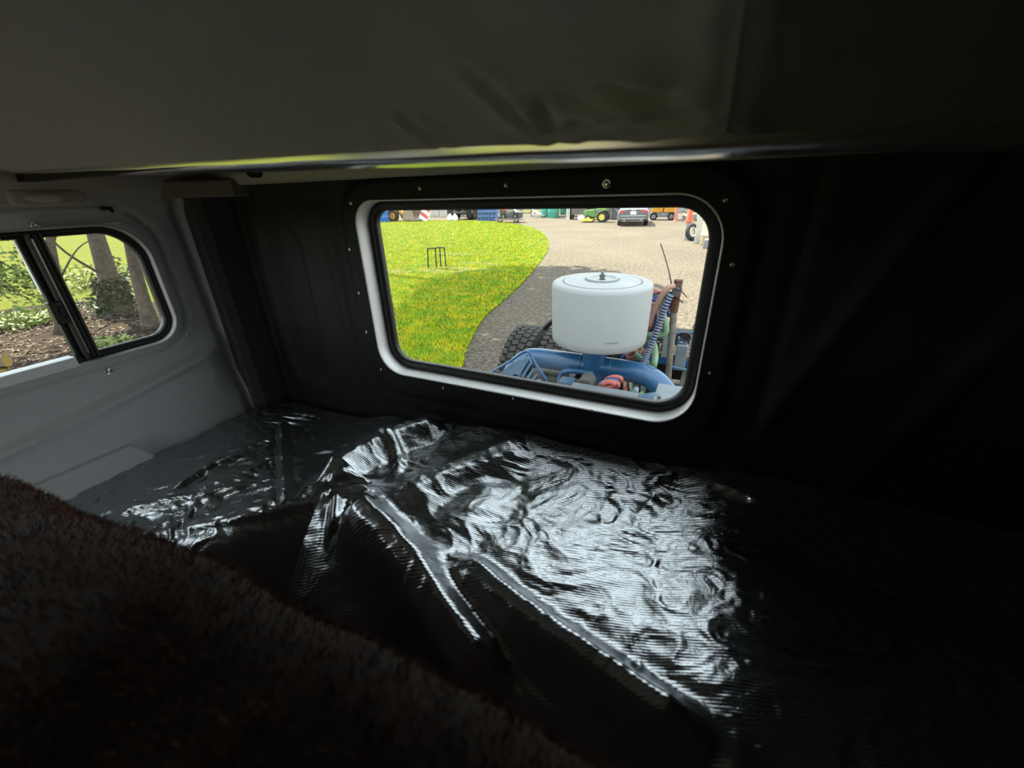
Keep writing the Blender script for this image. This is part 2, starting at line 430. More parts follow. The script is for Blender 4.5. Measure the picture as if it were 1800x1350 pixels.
for P in CR:
    P2 = [on_ceiling(*q) for q in P]; d, s, a = seg_dist(P2, XX, YY); fade = np.sin(np.clip(a, .04, .96)*PI)**.5*np.clip((.435-YY)/.03, 0, 1)
    ZZ += (.0075*np.exp(-(d/.0045)**2) - .006*np.exp(-((d-.011)/.008)**2))*fade
seam = seg_dist([on_ceiling(1302, 5), on_ceiling(1285, 130), on_ceiling(1270, 245)], XX, YY)[0]; ZZ += (.007*np.exp(-(seam/.005)**2) - .002*np.exp(-((seam-.014)/.01)**2))*np.clip((.44-YY)/.03, 0, 1)
for j in range(NY):
    for i in range(NX):
        x, y = XX[j, i], YY[j, i]
        ZZ[j, i] += (.0035*mn.noise((x*5, y*5, 1.3)) + (.0016+.0035*sst(-.7, -.2, x))*(.4-abs(mn.noise((x*11+y*6, y*17, 4.1)))))*(1-math.exp(-max(0, .44-y)/.05))
vs = [(XX[j, i], YY[j, i], H+ZZ[j, i]) for j in range(NY) for i in range(NX)]
fs = [(j*NX+i, j*NX+i+1, (j+1)*NX+i+1, (j+1)*NX+i) for j in range(NY-1) for i in range(NX-1)]
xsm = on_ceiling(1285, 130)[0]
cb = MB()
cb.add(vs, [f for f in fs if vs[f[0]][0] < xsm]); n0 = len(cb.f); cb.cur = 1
cb.f += [f for f in fs if vs[f[0]][0] >= xsm]; cb.mi += [1]*(len(cb.f)-n0)          # faces right of the seam get the darker colour
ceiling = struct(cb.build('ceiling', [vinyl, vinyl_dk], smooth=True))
# glossy rolled edge strip of the ceiling pad, set off from the back wall
prof = [(.424, .040), (.426, .0362), (.430, .0336), (.436, .0324), (.444, .0319), (.453, .0313), (.462, .0306), (.467, .0310), (.470, .034), (.470, .05), (.424, .05)]
m = MB(); nseg = 60; vs = []
for i in range(nseg+1):
    x = XL + (XR-XL)*i/nseg; wob = -.023*(x+.42) + .0004*math.sin(x*23)+.0002*math.sin(x*61+1)
    vs += [(x, y, H+z+wob) for (y, z) in prof]
k_ = len(prof); m.add(vs, [(i*k_+j, i*k_+(j+1) % k_, (i+1)*k_+(j+1) % k_, (i+1)*k_+j) for i in range(nseg) for j in range(k_)]); m.build('edge_strip', piping_m, ceiling, smooth='auto')
m = MB(); m.box(((XL+XR)/2, .67, H+.115), (XR-XL+.15, .52, .03)); m.box(((XL+XR)/2, .44, H+.09), (XR-XL+.15, .03, .09)); struct(m.build('trim_1', wall_dark))
m = MB(); m.prism([(.822, .058), (.826, .040), (.834, .035), (.86, .035), (.86, .11), (.822, .11)], 'x', XL-.02, XR+.02); hd = struct(m.build('trim_2', header_m, bevel=.003)); hd.location.z = H
m = MB(); m.prism([(XL+.06, .05), (XL+.055, .03), (XL+.03, .008), (XL-.02, .002), (XL-.02, .09), (XL+.06, .09)], 'y', YF, .83); hl = struct(m.build('trim_3', header_m, bevel=.004)); hl.location.z = H
# corner cover where the two header trims meet
m = MB(); m.prism([(XL-.02, .86), (XL+.17, .86), (XL+.16, .81), (XL+.055, .69), (XL-.02, .69)], 'z', H+.006, H+.05); struct(m.build('trim_4', mat('corner_cover', (.2, .17, .13), .7), bevel=.006))
# dark pillar filling the corner between side wall and back wall
m = MB(); m.prism([(XL-.02, .752), (XL+.026, .757), (XL+.044, .785), (XL+.062, .86), (XL-.02, .86)], 'z', H-1.25, H+.02); struct(m.build('trim_6', mat('pillar_plastic', (.05, .048, .042), .6), bevel=.006))
# clip in the header
p = atY(445, 303, .815); m = MB(); m.prism([(p.x-.028, p.z+.010), (p.x+.030, p.z+.010), (p.x+.026, p.z-.006), (p.x+.012, p.z-.013), (p.x-.008, p.z-.013), (p.x-.02, p.z-.004)], 'y', .808, .828)
m.build('clip', black_p, hd, bevel=.002)
# reading lamp on the left header trim
la = atX(85, 346, XL+.055); lamp = thing('reading_lamp', 'small grey dome lamp on the trim above the side window', 'lamp', (XL+.05, la.y, la.z))
m = MB(); m.prism([(la.y-.06, la.z-.016), (la.y+.05, la.z-.018), (la.y+.066, la.z-.004), (la.y+.06, la.z+.014), (la.y-.06, la.z+.016)], 'x', XL+.03, XL+.058); m.build('housing', header_m, lamp, bevel=.006, seg=3)
m = MB(); m.lathe([(.012, .0), (.011, .005), (.007, .009), (.002, .011)], 20, (0, 0, 0), rotm('Y', 90)); lo = m.build('lens', lens_m, lamp, smooth=True)
for v in lo.data.vertices: v.co = (v.co.x+XL+.056, v.co.y*3.0+la.y-.005, v.co.z+la.z)

# ---- bunk platform under the cloth
m = MB(); m.box(((XL+XR)/2, .68, H-1.02), (XR-XL, .36, .56)); struct(m.build('trim_5', carpet, bevel=.02))

# =================================================================== BLACK CLOTH OVER THE BUNK
def cloth_material():
    m = bpy.data.materials.new('black_coated_cloth'); m.use_nodes = True; nt = m.node_tree; b = nt.nodes['Principled BSDF']
    b.inputs['Base Color'].default_value = (.34, .36, .375, 1); b.inputs['Metallic'].default_value = .92
    b.inputs['Roughness'].default_value = .17
    tc = nt.nodes.new('ShaderNodeTexCoord'); mp = nt.nodes.new('ShaderNodeMapping'); mp.inputs['Rotation'].default_value = (0, 0, R(-14))
    nt.links.new(tc.outputs['Object'], mp.inputs['Vector'])
    wv = nt.nodes.new('ShaderNodeTexWave'); wv.wave_type = 'BANDS'; wv.bands_direction = 'Y'; wv.inputs['Scale'].default_value = 70
    wv.inputs['Distortion'].default_value = .6; wv.inputs['Detail'].default_value = 1; wv.inputs['Detail Scale'].default_value = .3
    nt.links.new(mp.outputs[0], wv.inputs['Vector'])
    b1 = nt.nodes.new('ShaderNodeBump'); b1.inputs['Strength'].default_value = .25; b1.inputs['Distance'].default_value = .0008
    nt.links.new(wv.outputs['Fac'], b1.inputs['Height'])
    nz = nt.nodes.new('ShaderNodeTexNoise'); nz.inputs['Scale'].default_value = 38; nz.inputs['Detail'].default_value = 5; nz.inputs['Roughness'].default_value = .6; nz.inputs['Distortion'].default_value = .8
    nt.links.new(mp.outputs[0], nz.inputs['Vector'])
    b2 = nt.nodes.new('ShaderNodeBump'); b2.inputs['Strength'].default_value = .35; b2.inputs['Distance'].default_value = .004
    nt.links.new(nz.outputs['Fac'], b2.inputs['Height']); nt.links.new(b1.outputs[0], b2.inputs['Normal']); nt.links.new(b2.outputs[0], b.inputs['Normal'])
    return m
cloth_m = cloth_material()
EX = [-1.45, -1.2, -.98, -.825, -.72, -.62, -.35, .055, .6]
EY = [.10, .16, .232, .345, .455, .44, .40, .325, .24]
def cl_top(x): return -.62 - .045*sst(.78, 1.0, -x)
def smin(a, b, k):
    h = max(0, min(1, .5+.5*(b-a)/k)); return b*(1-h)+a*h-k*h*(1-h)
def cl_base(x, y):
    dm = sst(-.70, -.40, x); t = cl_top(x) + dm*((1.15 if y > .63 else .07)*(y-.63)**2 + .80*max(0, smin(x, .10+.05*mn.noise((y*8, 3.3, 0)), .06)+.09)**2 + .15*min(0, x+.32)**2 - .008); e = interp(x, EX, EY) - y; k = .018
    sp = e if e > .3 else k*math.log1p(math.exp(e/k))
    return max(t - 1.25*sp, -1.15)
def on_cloth(px, py):
    d = ray(px, py); t = .4
    while t < 2:
        p = CAM + d*t
        if p.z-H < cl_base(p.x, p.y): break
        t += .004
    return (p.x, p.y)
RID = [  # pixel path of a fold, height, width
    ([(630, 885), (640, 930), (690, 985), (735, 1060), (780, 1140), (838, 1230), (880, 1300)], .075, .036),
    ([(775, 985), (830, 1015), (900, 1075), (1000, 1150), (1100, 1225), (1200, 1300), (1270, 1360)], .036, .023),
    ([(690, 890), (760, 850), (840, 818), (935, 785)], .024, .036),
    ([(766, 1018), (768, 985), (805, 930), (880, 845)], .012, .032),
    ([(580, 860), (605, 828), (660, 795), (720, 770), (785, 748)], .046, .034),
    ([(572, 880), (612, 868), (655, 866)], .012, .007),
    ([(576, 856), (615, 846), (652, 848)], .012, .007),
    ([(596, 885), (590, 915), (586, 955)], .030, .012),
    ([(497, 742), (500, 820), (506, 885)], .016, .010),
    ([(240, 940), (420, 914), (520, 893), (570, 880)], .010, .008),
    ([(1130, 860), (1180, 835), (1225, 830)], .004, .010),
    ([(1060, 875), (1120, 880), (1170, 905)], .004, .012),
    ([(300, 870), (360, 830), (430, 800)], .008, .010),
    ([(200, 900), (330, 880), (460, 850)], .008, .012),
    ([(640, 760), (700, 800), (690, 840)], .010, .012),
]
NX, NY = 560, 250
xs = np.linspace(XL+.036, XR-.004, NX); ys = np.linspace(.15, YB-.018, NY)
XX, YY = np.meshgrid(xs, ys)
ZZ = np.vectorize(cl_base)(XX, YY)
for (P, hgt, wd) in RID:
    P2 = [tuple(q[:2]) for q in catmull([Vector((*on_cloth(*p), 0)) for p in P], 6)]
    d, s, a = seg_dist(P2, XX, YY); fade = np.clip(np.sin(np.clip(a, .03, .97)*PI)*2.2, 0, 1)
    flat = np.exp(-(np.maximum(d-wd*.25, 0)/wd)**2)
    ZZ += hgt*flat*fade - hgt*.10*np.exp(-((d-wd*2.1)/(wd*.8))**2)*fade
for j in range(NY):
    for i in range(NX):
        x, y = XX[j, i], YY[j, i]
        n1 = mn.noise((x*7+3, y*9, .5)); n2 = mn.noise((x*15+2*n1, y*22+2*n1, 7.7)); n3 = mn.noise((x*34+3*n2, y*46+2*n1, 2.2))
        wl = 1+.6*sst(.72, .95, -x)
        ZZ[j, i] += wl*(.0042*n1 + .0052*(.5-abs(n2)) + .0026*(.5-abs(n3)))
vs = [(XX[j, i], YY[j, i], H+ZZ[j, i]) for j in range(NY) for i in range(NX)]
fs = [(j*NX+i, j*NX+i+1, (j+1)*NX+i+1, (j+1)*NX+i) for j in range(NY-1) for i in range(NX-1)]
tarp = MB().add(vs, fs).build('bunk_cover', cloth_m, smooth=True, fixn=False)
tag(tarp, 'black shiny crinkled fabric cover lying in folds over the sleeper bunk', 'cover')

# =================================================================== PLUSH SEAT BACK (near the camera)
ALB = 1.0
plush = mat('brown_plush', (.035, .016, .008), .95, c2=(.015, .008, .005), scale=26)
plush2 = mat('brown_plush_tips', (.15, .060, .032), .9, c2=(.045, .019, .011), scale=30)
ALB = .27
SX0, SX1, SY0, SY1, SZ0, SZ1 = -1.05, .22, -.10, .142, -1.325, -.280
seat = thing('seat_back', 'dark brown plush seat back standing in front of the bunk', 'seat', ((SX0+SX1)/2, 0, H+SZ0))
bm = bmesh.new(); bmesh.ops.create_cube(bm, size=1)
for v in bm.verts: v.co = ((SX0+SX1)/2+v.co.x*(SX1-SX0), (SY0+SY1)/2+v.co.y*(SY1-SY0), H+(SZ0+SZ1)/2+v.co.z*(SZ1-SZ0))
bmesh.ops.bevel(bm, geom=bm.edges[:], offset=.075, segments=6, profile=.5, affect='EDGES')
bmesh.ops.subdivide_edges(bm, edges=[e for e in bm.edges if e.calc_length() > .15], cuts=24, use_grid_fill=True)
bm.normal_update()
for v in bm.verts: v.co += v.normal*(.010*mn.noise(v.co*9))
for v in bm.verts:
    if v.co.z > H-.9: v.co.z -= .075*sst(-.25, -.95, v.co.x) if False else .085*(1-sst(-.95, -.30, v.co.x))*sst(H-.9, H-.4, v.co.z)
me = bpy.data.meshes.new('cushion'); bm.normal_update(); bm.to_mesh(me)
pts = []
tri = bmesh.ops.triangulate(bm, faces=bm.faces[:])['faces']
fl = [(f, f.calc_area()) for f in bm.faces if f.calc_center_median().z > H-.75]
tot = sum(a for _, a in fl); N = 110000
fur = MB()
for f, a in fl:
    k = a/tot*N; k = int(k)+(random.random() < k-int(k))
    A, B, Cc = [v.co.copy() for v in f.verts][:3]
    for _ in range(k):
        r1, r2 = random.random(), random.random()
        if r1+r2 > 1: r1, r2 = 1-r1, 1-r2
        p = A+(B-A)*r1+(Cc-A)*r2; n = f.normal
        d = (n + Vector((random.gauss(0, .55), random.gauss(0, .55), random.gauss(0, .55)))).normalized()
        t = d.orthogonal().normalized(); t = (Matrix.Rotation(random.random()*6.28, 3, d) @ t)*.0006; L = random.uniform(.005, .011)
        fur.add([p-t-n*.001, p+t-n*.001, p+d*L], [(0, 1, 2)])
bm.free()
me.materials.append(plush); me.polygons.foreach_set('use_smooth', [True]*len(me.polygons))
co = bpy.data.objects.new('cushion', me); col.objects.link(co); attach(co, seat)
fur.build('plush_pile', plush2, seat, fixn=False, kind='stuff')

# =================================================================== GROUND OUTSIDE
def ground_mat(name, c1, c2, c3, s1, s2, bump=.5):
    c1, c2, c3 = [tuple(v*ALB for v in c) for c in (c1, c2, c3)]
    m = bpy.data.materials.new(name); m.use_nodes = True; nt = m.node_tree; b = nt.nodes['Principled BSDF']; b.inputs['Roughness'].default_value = .95
    b.inputs['Specular IOR Level'].default_value = .1
    tc = nt.nodes.new('ShaderNodeTexCoord')
    n1 = nt.nodes.new('ShaderNodeTexNoise'); n1.inputs['Scale'].default_value = s1; n1.inputs['Detail'].default_value = 5
    n2 = nt.nodes.new('ShaderNodeTexNoise'); n2.inputs['Scale'].default_value = s2; n2.inputs['Detail'].default_value = 4; n2.inputs['Roughness'].default_value = .7
    r1 = nt.nodes.new('ShaderNodeValToRGB'); r2 = nt.nodes.new('ShaderNodeValToRGB'); mx = nt.nodes.new('ShaderNodeMix'); mx.data_type = 'RGBA'
    for n in (n1, n2): nt.links.new(tc.outputs['Object'], n.inputs['Vector'])
    r1.color_ramp.elements[0].position = .38; r1.color_ramp.elements[1].position = .64; r1.color_ramp.elements[0].color = (*c1, 1); r1.color_ramp.elements[1].color = (*c2, 1)
    r2.color_ramp.elements[0].position = .42; r2.color_ramp.elements[1].position = .62; r2.color_ramp.elements[0].color = (0, 0, 0, 1); r2.color_ramp.elements[1].color = (1, 1, 1, 1)
    nt.links.new(n1.outputs['Fac'], r1.inputs['Fac']); nt.links.new(n2.outputs['Fac'], r2.inputs['Fac'])
    nt.links.new(r2.outputs['Color'], mx.inputs[0]); nt.links.new(r1.outputs['Color'], mx.inputs[6]); mx.inputs[7].default_value = (*c3, 1)
    nt.links.new(mx.outputs[2], b.inputs['Base Color'])
    bp = nt.nodes.new('ShaderNodeBump'); bp.inputs['Strength'].default_value = bump; bp.inputs['Distance'].default_value = .03
    nt.links.new(n2.outputs['Fac'], bp.inputs['Height']); nt.links.new(bp.outputs[0], b.inputs['Normal'])
    return m
gravel_m = ground_mat('gravel', (.22, .18, .14), (.33, .275, .21), (.57, .49, .385), .35, 13)
grass_m = ground_mat('grass', (.28, .32, .007), (.37, .36, .009), (.17, .24, .005), .5, 12)
blade_m = mat('grass_blade', (.64, 1.40, .006), .7, c2=(1.95, 1.8, .012), scale=2.5)
mulch_m = ground_mat('mulch', (.10, .065, .040), (.15, .10, .065), (.06, .04, .026), 1.2, 16)
m = MB(); m.add([(-120, -60, 0), (90, -60, 0), (90, 120, 0), (-120, 120, 0)], [(0, 1, 2, 3)]); struct(m.build('gravel_yard', gravel_m))
edge_px = [(795, 668), (822, 612), (850, 562), (885, 530), (912, 505), (935, 480), (952, 458), (964, 438), (962, 420), (948, 406), (928, 398), (900, 393), (868, 390), (840, 387)]
edge = [G(*p) for p in edge_px]
ES = catmull([Vector((-3.0, -14, 0)), Vector((-2.95, -4, 0)), Vector((-2.9, 2.0, 0))] + edge, 6)
FARY = edge[-1].y
poly = [(p.x, p.y) for p in ES] + [(-30, FARY-1.0), (-48, FARY+2), (-90, FARY+6), (-90, -14)]
m = MB(); n = len(poly); m.add([(x, y, .02) for x, y in poly]+[(x, y, -.05) for x, y in poly], [tuple(range(n))]+[(i, (i+1) % n, (i+1) % n+n, i+n) for i in range(n)])
lawn = struct(m.build('lawn', grass_m))
def inside(x, y, P):
    c = False; j = len(P)-1
    for i in range(len(P)):
        if (P[i][1] > y) != (P[j][1] > y) and x < (P[j][0]-P[i][0])*(y-P[i][1])/(P[j][1]-P[i][1])+P[i][0]: c = not c
        j = i
    return c
MUL = [(-3.2, -3), (-3.3, 1.6), (-4.6, 2.7), (-6.2, 3.0), (-8.3, 4.3), (-10.5, 5.0), (-13, 4.9), (-14.6, 3.6), (-14, 2.0), (-13.2, .5), (-13.5, -3)]
MS = [(p.x, p.y) for p in catmull([Vector((*p, 0)) for p in MUL+MUL[:1]], 5)][:-1]
m = MB(); n = len(MS); m.add([(x, y, .035) for x, y in MS]+[(x, y, -.02) for x, y in MS], [tuple(range(n))]+[(i, (i+1) % n, (i+1) % n+n, i+n) for i in range(n)])
struct(m.build('mulch_bed', mulch_m))
# grass blades
g = MB(); cnt = 0
ez = [p.y for p in ES]; ex = [p.x for p in ES]
while cnt < 95000:
    Y = 3.5 + 28*random.random()**1.5; xr = interp(Y, ez[:64], ex[:64]) if Y < 17.5 else -6
    X = xr - abs(random.gauss(0, 1))*.35*Y if random.random() < .5 else random.uniform(-.98*Y-.4, xr)
    if X/Y < -1.02 or X > xr+.02 or not inside(X, Y, poly): continue
    if inside(X, Y, MS): continue
    a = random.random()*6.28; hh = random.uniform(.02, .06)*(1+.3*mn.noise((X*2, Y*2, 0))); wd = .004+.0007*Y
    g.add([(X-math.cos(a)*wd, Y-math.sin(a)*wd, .015), (X+math.cos(a)*wd, Y+math.sin(a)*wd, .015), (X+random.gauss(0, .018), Y+random.gauss(0, .018), .02+hh)], [(0, 1, 2)]); cnt += 1
gb = g.build('grass_blades', blade_m, lawn, fixn=False, kind='stuff')
# fallen petals and grit beside the lawn edge, and leaf litter on the mulch
pale = mat('pale_petal', (.62, .56, .44), .9); tan = mat('dry_leaf', (.42, .27, .15), .9); brn = mat('brown_leaf', (.2, .11, .06), .9); stone = mat('grit_stone', (.45, .39, .31), .9)
gr = MB()
for k in range(5200):
    t = random.random(); i = int(t*(len(ES)-2)); 
    if ES[i].y < 3 or ES[i].y > 20: continue
    p = ES[i].lerp(ES[i+1], random.random()); off = abs(random.gauss(0, .35)) if random.random() < .55 else random.uniform(0, 3.2)
    q = p + Vector((off, random.gauss(0, .1), .004))
    if q.x > -1.75 and 2.7 < q.y < 4.1: continue                       # under the tyres
    s_ = random.uniform(.006, .018); a = random.random()*6.28
    gr.cur = 0 if random.random() < .5 else 1
    c_, n_ = math.cos(a)*s_, math.sin(a)*s_; z = .006
    gr.add([q+Vector((c_, n_, z)), q+Vector((-n_, c_, 0)), q+Vector((-c_, -n_, z)), q+Vector((n_, -c_, z*1.5))], [(0, 1, 2, 3)])
m = MB()
for (px, py, ra, rb) in ((770, 477, .9, .35), (810, 474, 1.1, .3), (845, 464, .8, .25), (800, 447, 1.0, .35), (690, 478, .8, .3)):
    q = G(px, py); n = 26; vv = [(q.x+math.cos(2*PI*i/n)*ra*(1+.3*mn.noise((i*.7, px, 0))), q.y+math.sin(2*PI*i/n)*rb*(1+.3*mn.noise((i*.7, px, 5))), .0245) for i in range(n)]; m.add(vv, [tuple(range(n))])
bp_ = m.build('bare_patches', ground_mat('bare_soil', (.45, .36, .2), (.5, .42, .24), (.3, .34, .08), 3, 14), lawn); bp_['kind'] = 'stuff'
tag(stuff(gr.build('fallen_petals', [pale, stone], fixn=False)), 'pale fallen petals and grit strewn along the edge of the drive', 'petals')
lt = MB(); FEET = [G(213, 556), G(268, 580), G(112, 588)]
for k in range(9000):
    X = random.uniform(-14, -3.3); Y = random.uniform(-1, 4.8)
    if not inside(X, Y, MS) or any((Vector((X, Y, 0))-f_).length < .36 for f_ in FEET): continue
    s_ = random.uniform(.02, .06); a = random.random()*6.28; c_, n_ = math.cos(a)*s_, math.sin(a)*s_; q = Vector((X, Y, .04)); lt.cur = random.choice((0, 1, 1, 2, 2))
    lt.add([q+Vector((c_, n_, random.random()*.03)), q+Vector((-n_*.5, c_*.5, 0)), q+Vector((-c_, -n_, random.random()*.03)), q+Vector((n_*.5, -c_*.5, 0))], [(0, 1, 2, 3)])
tag(stuff(lt.build('leaf_litter', [pale, tan, brn], fixn=False)), 'dry brown leaves and bark chips littering the mulch bed', 'leaf litter')

# =================================================================== TREES AND SHRUBS (left of the cab)
random.seed(21)
bark = mat('bark', (.30, .235, .17), .95, c2=(.17, .13, .095), scale=16, bump=.9, bscale=22)
leaf_d = mat('leaf_green', (.12, .24, .05), .6, c2=(.2, .36, .08), scale=3)
leaf_l = mat('leaf_light', (.5, .75, .16), .6, c2=(.8, .95, .3), scale=3)
leaf_dk = mat('leaf_dark_green', (.10, .16, .05), .6, c2=(.16, .22, .08), scale=4)
for q in (leaf_d, leaf_l, leaf_dk):
    nt = q.node_tree; b = nt.nodes['Principled BSDF']; b.inputs['Transmission Weight'].default_value = 0
def leaves(mb, c, rad, n, size, squash=1.0):
    for _ in range(n):
        while True:
            v = Vector((random.uniform(-1, 1), random.uniform(-1, 1), random.uniform(-1, 1)))
            if .15 < v.length < 1: break
        p = Vector(c) + Vector((v.x*rad[0], v.y*rad[1], v.z*rad[2])); s_ = size*random.uniform(.6, 1.3)
        d = Vector((random.gauss(0, 1), random.gauss(0, 1), random.gauss(0, .5))).normalized(); t = d.cross(Vector((random.gauss(0, 1), random.gauss(0, 1), random.gauss(0, 1)))).normalized()
        mb.add([p, p+d*s_*.5+t*s_*.3, p+d*s_, p+d*s_*.5-t*s_*.3], [(0, 1, 2, 3)])
def tree(name, label, path, r0, crown, nleaf, lsize, branches=(), lm=leaf_d, group=None):
    t = thing(name, label, 'tree', path[0], group)
    P = catmull(path, 6); n = len(P); m = MB()
    m.tube(P, [r0*(1.45 if i == 0 else 1.2 if i == 1 else 1.05 if i == 2 else 1 - .75*i/n) for i in range(n)], 14); m.build('trunk', bark, t, smooth=True)
    for (pts_, r) in branches:
        m = MB(); Q = catmull(pts_, 5); m.tube(Q, [r*(1-.7*i/len(Q)) for i in range(len(Q))], 7); m.build('branch', bark, t, smooth=True)
    m = MB()
    for (c, rad, fr) in crown: leaves(m, c, rad, int(nleaf*fr), lsize)
    m.build('crown', lm, t, fixn=False)
    return t
b1 = G(213, 556); b2 = G(268, 580); b3 = G(112, 588)
def up(b, pxs):   # points on a trunk: pixels at the depth of the trunk's own foot (plane facing the camera)
    n = Vector((b.x, b.y, 0)).normalized(); D = n.dot(b)
    out = [b.copy()]
    for (x, y) in pxs:
        d = ray(x, y); out.append(CAM + d*(D/n.dot(d)))
    return out
def ext(P, top): a = P[-1]+(P[-1]-P[-2]).normalized()*1.0; return P + [a, Vector(top)]
p1 = up(b1, [(192, 490), (168, 412)]); p2 = up(b2, [(242, 490), (224, 412)]); p3 = up(b3, [(100, 500), (88, 425)])
tree('shade_tree', 'thick ivy-clad tree trunk seen through the side window beside a slimmer bare trunk', ext(p1, (-10.6, 5.0, 8.5)), .21, [((-10.2, 5.2, 8.0), (4.2, 3.6, 2.4), 1)], 7500, .32,
     [([p1[1], p1[1]+Vector((.1, -.5, .6)), p1[1]+Vector((.2, -.75, 1.2))], .03)])
tree('shade_tree', 'bare brown tree trunk leaning over the mulch next to the ivy-clad trunk', ext(p2, (-7.6, 3.9, 7.8)), .115, [((-5.8, 3.9, 7.6), (3.7, 3.9, 2.0), 1)], 10500, .32)
tree('shade_tree', 'slim pale tree trunk behind the black window mullion', ext(p3, (-10.6, 1.6, 7.0)), .10, [((-10.4, 1.2, 7.4), (3.2, 2.8, 1.8), 1)], 2600, .30,
     [([p3[1], p3[1]+Vector((.1, .45, .55)), p3[1]+Vector((.2, .8, .75))], .018)])
# trees further back on the lawn whose crowns shade the drive (their trunks stand behind the cab pillar)
tree('tall_tree', 'tall leafy tree on the lawn behind the cab pillar', [Vector((-13.5, 10.5, 0)), Vector((-13.3, 10.8, 4)), Vector((-11.2, 11.5, 9.5))], .25, [((-10.0, 11.6, 10.2), (2.7, 3.4, 2.6), 1)], 6500, .34)
# ivy on the thick trunk, bushes and low plants
iv = MB()
for k in range(1500):
    t = random.random()**.7; q = p1[0].lerp(p1[1], t*1.0); a = random.random()*6.28
    c = q + Vector((math.cos(a)*.24, math.sin(a)*.24, 0)); leaves(iv, c, (.05, .05, .05), 1, .09)
tag(iv.build('ivy', leaf_dk, fixn=False), 'dark green ivy climbing the foot of the thick trunk', 'ivy')
def bush(name, label, px, hgt, rad, n, size, lm, group=None, cat='shrub'):
    b = G(*px); t = thing(name, label, cat, b, group); st = MB()
    for k in range(7):
        a = random.random()*6.28; st.tube([b, b+Vector((math.cos(a)*rad*.5, math.sin(a)*rad*.5, hgt*.7))], .008, 5)
    st.build('stem', bark, t); m = MB(); leaves(m, b+Vector((0, 0, hgt*.5)), (rad, rad, hgt*.52), n, size); m.build('foliage', lm, t, fixn=False); return t
bush('shrub', 'dark leafy shrub filling the gap between the two trunks', (232, 545), 1.2, .38, 520, .075, leaf_d)
bush('shrub', 'low dark bush at the foot of the ivy-clad trunk', (195, 552), .5, .55, 480, .08, leaf_d)
bush('shrub', 'loose yellowish bush on the lawn behind the slim trunk', (150, 510), .7, .75, 420, .09, leaf_l)
bush('ground_plant', 'bright green low plant in the mulch under the fixed pane', (200, 618), .25, .35, 500, .07, leaf_l, cat='plant')
bush('ground_plant', 'spreading green weed patch in the mulch under the sliding pane', (28, 578), .3, .65, 800, .09, leaf_l, cat='plant')
# hanging branch with pale leaves seen through the sliding pane
hb = thing('leafy_branch', 'low hanging branch with pale green leaves behind the sliding pane', 'branch', (-8.2, 1.4, 1.0))
def PX(x, y, X): return atX(x, y, X)
tw = MB(); lv = MB()
br = [PX(-40, 440, -8.0), PX(20, 470, -8.0), PX(60, 495, -8.0), PX(85, 520, -8.0)]
tw.tube(catmull(br, 5), .012, 6)
tw.tube(catmull([br[0], br[0]+Vector((-.2, -.25, .5)), Vector((-8.9, 1.0, 3.6)), Vector((-10.0, 1.5, 6.2)), Vector((-10.6, 1.6, 6.95))], 8), [.012+.0008*i for i in range(33)], 7)
br2 = [PX(-30, 480, -8.0), PX(10, 505, -8.0), PX(50, 525, -8.0)]; tw.tube(catmull([br[0]] + br2, 5), .01, 6)
for L in (br, br2):
    for q in catmull(L, 10): leaves(lv, q, (.2, .34, .24), 13, .075)
tw.build('twig', bark, hb, smooth=True); lv.build('foliage', leaf_l, hb, fixn=False)
yl = MB(); q = atX(6, 652, -4.2); leaves(yl, q, (.03, .03, .03), 3, .10); yl.tube([q, Vector((q.x, q.y, .03))], .004, 5)
tag(yl.build('yellow_leaf_sprig', mat('yellow_leaf', (.75, .5, .06), .7), fixn=False), 'small sprig of yellow leaves just outside the side window', 'leaf')
# distant rail fence beyond the lawn
fe = thing('wire_fence', 'pale wire fence far across the lawn behind the trees', 'fence', (-46, 12, 0)); 
for k in range(12):
    m = MB(); m.box((-46-.2*k, 6+2.2*k, .6), (.1, .1, 1.2)); m.build('post', mat('pale_post', (.6, .66, .58), .8), fe)
for z in (.4, .8, 1.15):
    m = MB(); m.tube([(-46, 6, z), (-48.4, 32, z)], .02, 5); m.build('rail', MAT['pale_post'], fe)

